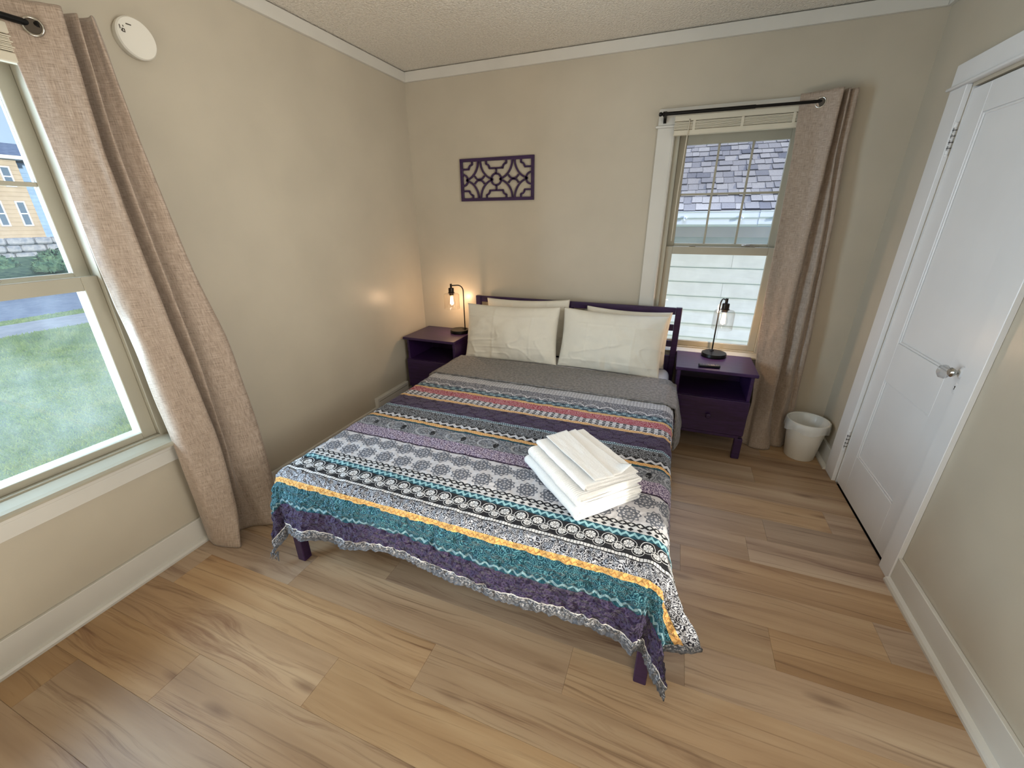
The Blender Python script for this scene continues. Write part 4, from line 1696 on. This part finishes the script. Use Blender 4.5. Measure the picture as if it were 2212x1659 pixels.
# ------------------------------------------------------------------ waste bin with liner
bn = tag(empty('waste_bin', (2.922, -.190, 0)), 'small white plastic waste bin with a clear liner in the right corner', 'waste bin')
lathe('bin', [(0, 0), (.080, 0), (.083, .004), (.112, .254), (.117, .256), (.117, .262), (.110, .262), (.108, .254), (.081, .010), (0, .008)], (2.922, -.190, 0), M_plastic, bn, 'z', 48)


def mk_liner():
    mt, b = newmat('clear_bin_liner')
    t = X.T
    out = t.nodes['Material Output']
    tr = node('ShaderNodeBsdfTransparent')
    mx = node('ShaderNodeMixShader')
    b.inputs['Base Color'].default_value = (.85, .86, .84, 1)
    setb(b, rough=.22, spec=.6)
    mx.inputs[0].default_value = .42
    t.links.new(tr.outputs[0], mx.inputs[1])
    t.links.new(b.outputs[0], mx.inputs[2])
    t.links.new(mx.outputs[0], out.inputs['Surface'])
    return mt


M_liner = mk_liner()
nth, prof = 96, [(.1185, .205), (.120, .225), (.1195, .262), (.1135, .265), (.1065, .258), (.098, .19), (.090, .11), (.080, .03), (.02, .02)]
P = np.zeros((len(prof), nth + 1, 3))
for i, (rr, hh) in enumerate(prof):
    th = np.linspace(0, 2 * PI, nth + 1)
    out_ = 1.0 if i < 2 else (.1 if i < 5 else -1.0)
    wr = .0035 * np.abs(np.sin(th * 9 + i * .3)) + .002 * np.abs(np.sin(th * 23 + 1)) + (.014 * np.exp(-((th - 3.5) / .16) ** 2) if i == 0 else (.010 * np.exp(-((th - 3.5) / .16) ** 2) if i == 1 else 0))
    R_ = rr + out_ * wr
    hz = hh + (.008 * np.sin(th * 5 + .5) if i == 0 else 0)
    P[i, :, 0] = 2.922 + R_ * np.cos(th)
    P[i, :, 1] = -.190 + R_ * np.sin(th)
    P[i, :, 2] = hz
finme('liner', gridmesh('liner', P), M_liner, bn, True)

# ------------------------------------------------------------------ outside: the house next door
GZ = -.75
def mk_siding(name, c):
    mt, b = newmat(name)
    v = coords('Object')
    n = noise(v, 6, 4, .6)
    w = noise(coords('Object', (1.2, 1, 6)), 2.2, 2)
    X.T.links.new(ramp(n, [(.3, lin(c)), (.7, lin(tuple(q * .94 for q in c)))]), b.inputs['Base Color'])
    setb(b, rough=.5, spec=.3)
    bump(b, w, .5, .02)
    return mt


M_siding = mk_siding('pale_vinyl_siding', (226, 230, 234))
M_gutter = paint('white_gutter', (214, 224, 238), .35, .5, .03, 30, .05)
M_soffit = paint('lilac_soffit', (236, 228, 238), .5, .3, .03, 30, .03)


def mk_shingle():
    mt, b = newmat('grey_asphalt_shingle')
    oi = node('ShaderNodeObjectInfo')
    rnd = X(oi.outputs['Random'])
    v = coords('Object')
    n = noise(v, 190, 3, .7)
    base = ramp(rnd, [(0, lin((118, 122, 134))), (.12, lin((160, 160, 164))), (.6, lin((182, 180, 180))), (1, lin((200, 198, 196)))])
    mul = node('ShaderNodeMix', data_type='RGBA', blend_type='MULTIPLY')
    mul.inputs[0].default_value = .8
    X.T.links.new(base, mul.inputs[6])
    X.T.links.new(ramp(n, [(.35, (.45, .45, .47, 1)), (.65, (1.15, 1.15, 1.15, 1))]), mul.inputs[7])
    X.T.links.new(mul.outputs[2], b.inputs['Base Color'])
    setb(b, rough=.9, spec=.2)
    bump(b, n, .5, .004)
    return mt


M_shingle = mk_shingle()
M_shedge = plain('dark_shingle_edge', (58, 60, 70), .9, .2)  # dark asphalt edge, with the shade under each lip put into its colour
NY = 2.0
nh = tag(empty('neighbour_house', (2.25, NY, GZ)), 'neighbouring house with pale siding and a grey shingle roof seen through the back window', 'house')
box('wall_core', -2.0, 6.5, NY + .03, NY + 3.2, GZ, 1.40, M_siding, nh, 0)
zz = .954
k = 0
jx = {0: [2.555], -1: [], -2: [2.505], 1: [2.9], 2: [2.1]}
while zz - .156 * 12 + .156 > -2 and k < 13:
    zb = .954 + (2 - k) * .156
    za = zb - .156
    if zb < 1.44:
        xs = [-1.2] + sorted(jx.get(2 - k - 1, [random.uniform(1.2, 3.6)])) + [5.2]
        if len(xs) == 2:
            xs = [-1.2, random.choice([1.2, 3.9]), 5.2]
        for xa, xb in zip(xs[:-1], xs[1:]):
            prism('siding_board', [(xa + .001, NY + .028, za), (xa + .001, NY - .012, za), (xa + .001, NY - .014, za + .010), (xa + .001, NY + .018, zb + .006), (xa + .001, NY + .028, zb + .006)], (xb - xa - .002, 0, 0), M_siding, nh)
    k += 1
# frieze board, soffit, fascia, gutter
box('frieze_board', -1.2, 5.2, NY - .012, NY + .028, 1.262, 1.385, M_soffit, nh, .002)
box('soffit', -1.2, 5.2, 1.60, NY + .028, 1.386, 1.398, M_soffit, nh, .001)
box('fascia', -1.2, 5.2, 1.575, 1.60, 1.372, 1.505, M_gutter, nh, .002)
gp = [(1.572, 1.375), (1.530, 1.378), (1.512, 1.395), (1.508, 1.440), (1.494, 1.455), (1.490, 1.500), (1.482, 1.506), (1.486, 1.510), (1.498, 1.502), (1.502, 1.460), (1.516, 1.444), (1.520, 1.400), (1.534, 1.386), (1.572, 1.384)]
gut = prism('gutter', [(-1.2, a, b) for a, b in gp], (3.85, 0, 0), M_gutter, nh)
prism('gutter', [(2.652, a - .003, b + .003) for a, b in gp], (2.55, 0, 0), M_gutter, nh)
for xx in (2.02, 2.50, 2.78):
    bm = bmesh.new()
    abox(bm, xx - .008, xx + .008, 1.484, 1.498, 1.428, 1.470, .002)
    alathe(bm, [(.008, 0), (.008, -.012), (0, -.014)], (xx + .018, 1.492, 1.452), 'y', 10)
    fin('gutter_hanger', bm, M_gutter, nh)
SLP = math.atan(.5)
cs, sn = math.cos(SLP), math.sin(SLP)
EY, EZ = 1.545, 1.515


def roofp(d, h):
    return (EY + d * cs - h * sn, EZ + d * sn + h * cs)


bm = bmesh.new()
a0, a1 = roofp(0, -.02), roofp(0, -.002)
b0, b1 = roofp(3.6, -.02), roofp(3.6, -.002)
aprism(bm, [(-1.2, *a0), (-1.2, *a1), (-1.2, *b1), (-1.2, *b0)], (6.4, 0, 0), None)
fin('roof_deck', bm, M_shingle, nh)
shm = {}
EXPO = .143
for rrow in range(16):
    xx = 1.62 + random.uniform(-.12, .0)
    while xx < 3.45:
        wq = random.choice([.075, .095, .105, .12, .135])
        proud = random.choice([.010, .014, .019])
        key = (wq, proud)
        d0 = rrow * EXPO + random.choice([-.012, 0, 0, .010])
        if key not in shm:
            pl_ = [(-.04 + .0, 0), (EXPO + .05, 0)]
            bm = bmesh.new()
            pts = []
            for d_, h_ in ((0, 0), (0, proud), (EXPO + .04, .004), (EXPO + .04, 0)):
                pts.append((0, d_ * cs - h_ * sn, d_ * sn + h_ * cs))
            aprism(bm, pts, (wq - .003, 0, 0), None)
            bmesh.ops.recalc_face_normals(bm, faces=bm.faces)
            me = bpy.data.meshes.new('shingle')
            bm.to_mesh(me)
            bm.free()
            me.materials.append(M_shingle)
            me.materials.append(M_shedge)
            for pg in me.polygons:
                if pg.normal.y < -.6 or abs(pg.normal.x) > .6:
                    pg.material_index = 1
            shm[key] = me
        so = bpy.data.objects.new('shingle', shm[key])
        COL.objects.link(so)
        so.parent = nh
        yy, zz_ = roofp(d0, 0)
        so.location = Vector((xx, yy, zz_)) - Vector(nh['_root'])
        xx += wq

# ------------------------------------------------------------------ outside: front yard, street, house across the street
def mk_ground(name, c1, c2, sc, rough=.9):
    mt, b = newmat(name)
    v = coords('Object')
    n = noise(v, sc, 5, .65)
    X.T.links.new(ramp(n, [(.35, lin(c1)), (.65, lin(c2))]), b.inputs['Base Color'])
    setb(b, rough=rough, spec=.2)
    bump(b, n, .5, .02)
    return mt


M_soil = mk_ground('lawn_soil', (128, 160, 84), (176, 194, 106), 3.5)
M_asphalt = mk_ground('asphalt', (112, 124, 150), (140, 150, 172), 6)
M_walk = mk_ground('concrete_walk', (176, 176, 178), (200, 198, 196), 4)
M_stone = mk_ground('field_stone', (118, 128, 142), (160, 164, 170), 5)
M_bush = mk_ground('shrub_leaves', (48, 84, 74), (104, 134, 104), 4)


def ground(name, x0, x1, z, mat, th=.1):
    bm = bmesh.new()
    abox(bm, x0, x1, -14, 26, z - th, z)
    return struct(fin(name, bm, mat))


ground('lawn', -10.7, -T - .02, GZ, M_soil)
ground('sidewalk', -12.15, -10.7, GZ + .015, M_walk)
ground('verge', -12.85, -12.15, GZ + .01, M_soil)
ground('street', -20.5, -12.85, GZ - .10, M_asphalt)
bm = bmesh.new()
aprism(bm, [(-20.5, -14, GZ - .1), (-20.5, -14, GZ), (-27.0, -14, .05), (-60, -14, .6), (-60, -14, GZ - .1)], (0, 60, 0), None)
struct(fin('embankment', bm, M_bush))
bm = bmesh.new()
abox(bm, -1.2, 6.5, T + .02, 14, GZ - .1, GZ)
struct(fin('side_yard', bm, M_soil))


def blades(name, n, x0, x1, yfun, hmin, hmax, wid, mat, z):
    x = x1 + (x0 - x1) * RNG.random(n) ** 1.25
    lo, hi = yfun(x)
    yv = lo + (hi - lo) * RNG.random(n)
    pat = .75 + .5 * vnoise(x * .9, yv * .9, 5)
    h = RNG.uniform(hmin, hmax, n) * pat
    sc_ = 1 + np.abs(x) / 7
    w = wid * sc_ * RNG.uniform(.6, 1.3, n)
    a = RNG.uniform(0, 2 * PI, n)
    lean = RNG.uniform(.2, .9, n) * h
    la = RNG.uniform(0, 2 * PI, n)
    bx, by = np.cos(a) * w, np.sin(a) * w
    V = np.empty((n, 3, 3))
    V[:, 0] = np.stack([x - bx, yv - by, np.full(n, z)], -1)
    V[:, 1] = np.stack([x + bx, yv + by, np.full(n, z)], -1)
    V[:, 2] = np.stack([x + np.cos(la) * lean, yv + np.sin(la) * lean, z + h], -1)
    me = bpy.data.meshes.new(name)
    me.vertices.add(3 * n)
    me.vertices.foreach_set('co', V.ravel())
    me.loops.add(3 * n)
    me.loops.foreach_set('vertex_index', np.arange(3 * n, dtype=np.int32))
    me.polygons.add(n)
    me.polygons.foreach_set('loop_start', np.arange(0, 3 * n, 3, dtype=np.int32))
    me.update()
    me.validate()
    o = finme(name, me, mat)
    o['kind'] = 'stuff'
    return o


def mk_grass():
    mt, b = newmat('grass_blades')
    v = coords('Object')
    n = noise(v, 1.3, 3, .6)
    n2 = noise(v, 60, 2)
    s = X(n) * .6 + X(n2) * .4
    X.T.links.new(ramp(s, [(.32, lin((118, 158, 66))), (.5, lin((180, 202, 80))), (.68, lin((234, 232, 112)))]), b.inputs['Base Color'])
    setb(b, rough=.7, spec=.2)
    b.inputs['Subsurface Weight'].default_value = 0
    return mt


M_grass = mk_grass()
gr = blades('grass', 90000, -10.6, -.9, lambda x: (-3.3 + .12 * (2.01 - x) - .8 + .1 * x * 0, -3.03 + .47 * (2.01 - x) + .8), .045, .11, .006, M_grass, GZ)
tag(gr, 'sunlit green lawn outside the left window', 'grass')
gv = blades('grass', 5000, -12.8, -12.2, lambda x: (-1.0 + 0 * x, 5.0 + 0 * x), .04, .09, .012, M_grass, GZ + .01)
tag(gv, 'thin strip of grass between the sidewalk and the street', 'grass')

M_tan = mk_ground('tan_clapboard', (162, 148, 126), (174, 160, 138), 2, .7)
M_shadewall = mk_ground('shaded_blue_clapboard', (126, 156, 190), (146, 174, 204), 2, .7)  # the recessed wing's shade is put into this blue-grey
M_roofd = mk_ground('dark_slate_roof', (84, 104, 136), (110, 130, 158), 4)
M_winglass = plain('far_window_glass', (86, 104, 122), .15, .6)
HX = -28.0
fh = tag(empty('far_house', (HX, 7, .6)), 'tan clapboard house across the street behind the left window', 'house')
bm = bmesh.new()
zq = .70
while zq < 4.15:
    aprism(bm, [(HX + .02, 3.0, zq), (HX + .05, 3.0, zq), (HX + .02, 3.0, zq + .19)], (0, 5.87, 0), None)
    zq += .19
abox(bm, HX - 6, HX + .02, 3.0, 8.87, .5, 4.2)
fin('wall', bm, M_tan, fh)['label'] = 'tan clapboard front'
bm = bmesh.new()
zq = .70
while zq < 4.1:
    aprism(bm, [(HX - 1.5 + .02, 8.9, zq), (HX - 1.5 + .05, 8.9, zq), (HX - 1.5 + .02, 8.9, zq + .19)], (0, 5, 0), None)
    zq += .19
abox(bm, HX - 7, HX - 1.48, 8.88, 14, .5, 4.2)
fin('wing_wall', bm, M_shadewall, fh)['label'] = 'side wing with its shade put into the blue-grey colour'
box('eave_trim', HX - .2, HX + .35, 2.8, 9.1, 4.2, 4.36, M_gutter, fh, .01)
bm = bmesh.new()
aprism(bm, [(HX + .4, 2.6, 4.36), (HX - 3.2, 2.6, 5.25), (HX - 7, 2.6, 4.36)], (0, 11.6, 0), None)
fin('roof', bm, M_roofd, fh)
for yc, zc, hw, hh in ((7.62, 1.83, .11, .5), (8.40, 1.83, .12, .5), (8.36, 3.45, .13, .38), (6.8, 1.83, .12, .5)):
    fr = sash_y('window', HX + .02, HX + .10, yc - hw - .05, yc + hw + .05, zc - hh - .06, zc + hh + .06, .05, .06, .06, M_gutter, fh)
    box('pane', HX + .03, HX + .07, yc - hw, yc + hw, zc - hh, zc + hh, M_winglass, fr, 0)
    box('muntin', HX + .071, HX + .09, yc - hw, yc + hw, zc - .025, zc + .025, M_gutter, fr, 0)
# retaining wall of stones and shrubs on the bank
rw = tag(empty('retaining_wall', (-26.4, 8, -.1)), 'low grey stone retaining wall below the tan house', 'wall')
for rr in range(3):
    yy = 2.5 + rr * .3
    while yy < 13:
        L_ = random.uniform(.45, .95)
        bm = bmesh.new()
        abox(bm, -26.7 + random.uniform(0, .08), -26.3 + random.uniform(0, .1), yy, yy + L_ - .04, -.15 + rr * .32, -.15 + rr * .32 + .29, .06, 1)
        fin('stone', bm, M_stone, rw)
        yy += L_


def shrub(label, c, r, n, seed):
    rg = np.random.default_rng(seed)
    d = rg.normal(size=(n, 3))
    d /= np.linalg.norm(d, axis=1, keepdims=True)
    d[:, 2] = np.abs(d[:, 2])
    p = np.array(c) + d * np.array(r) * rg.uniform(.55, 1.0, (n, 1))
    sz = .11 * rg.uniform(.6, 1.4, n)
    e1 = rg.normal(size=(n, 3))
    e1 /= np.linalg.norm(e1, axis=1, keepdims=True)
    e2 = np.cross(e1, d)
    V = np.stack([p - e1 * sz[:, None], p + e2 * sz[:, None] * .6, p + e1 * sz[:, None], p - e2 * sz[:, None] * .6], 1)
    f = np.arange(4 * n).reshape(n, 4)
    me = bpy.data.meshes.new('shrub')
    me.from_pydata(V.reshape(-1, 3).tolist(), [], f.tolist())
    o = tag(finme('shrub', me, M_bush), label, 'shrub', 'shrubs on the bank across the street')
    return o


for i, (yy, xx, rr, lb) in enumerate(((5.6, -24.6, .75, 'leafy green shrub at the left of the bank across the street'),
                                      (7.7, -24.6, .95, 'broad leafy green shrub at the right of the bank across the street'),
                                      (6.3, -22.4, .5, 'small low green shrub nearest the street on the far bank'))):
    shrub(lb, (xx, yy, -.40), (rr, rr, rr * .8), 800, 70 + i)
# bare tree behind the house, utility wires
M_bark = plain('bark', (84, 92, 104), .9, .1)
bt = tag(empty('bare_tree', (-37, 11.5, 0)), 'bare leafless tree rising behind the roof across the street', 'tree')
bm = bmesh.new()
atube(bm, [(-37, 11.5, 0), (-37.05, 11.55, 3), (-36.9, 11.6, 5.2)], [.22, .16, .10], 8)
fin('trunk', bm, M_bark, bt, True)
bm = bmesh.new()


def branch(p, d, L, r, lev):
    q = p + d * L
    atube(bm, [p, (p + q) / 2 + Vector((random.uniform(-.1, .1),) * 3) * L * .5, q], [r, r * .8, r * .55], 5)
    if lev:
        for _ in range(3):
            dd = (d + Vector((random.uniform(-.7, .7), random.uniform(-.7, .7), random.uniform(-.2, .6)))).normalized()
            branch(q, dd, L * random.uniform(.55, .8), r * .55, lev - 1)


for kx in range(5):
    branch(Vector((-36.9, 11.6, 4.0 + .3 * kx)), Vector((random.uniform(-.5, .5), random.uniform(-.9, .9), .6)).normalized(), 1.4, .06, 3)
fin('branches', bm, M_bark, bt, True)
for i, (z0, nm) in enumerate(((9.6, 'upper'), (9.1, 'lower'))):
    o = tube('utility_wire', [(-33, -12 + 2.2 * q, z0 - .5 * math.sin(PI * q / 20)) for q in range(21)], .018, M_dark, None, 6)
    tag(o, nm + ' dark utility wire crossing the sky beyond the left window', 'wire', 'utility wires')
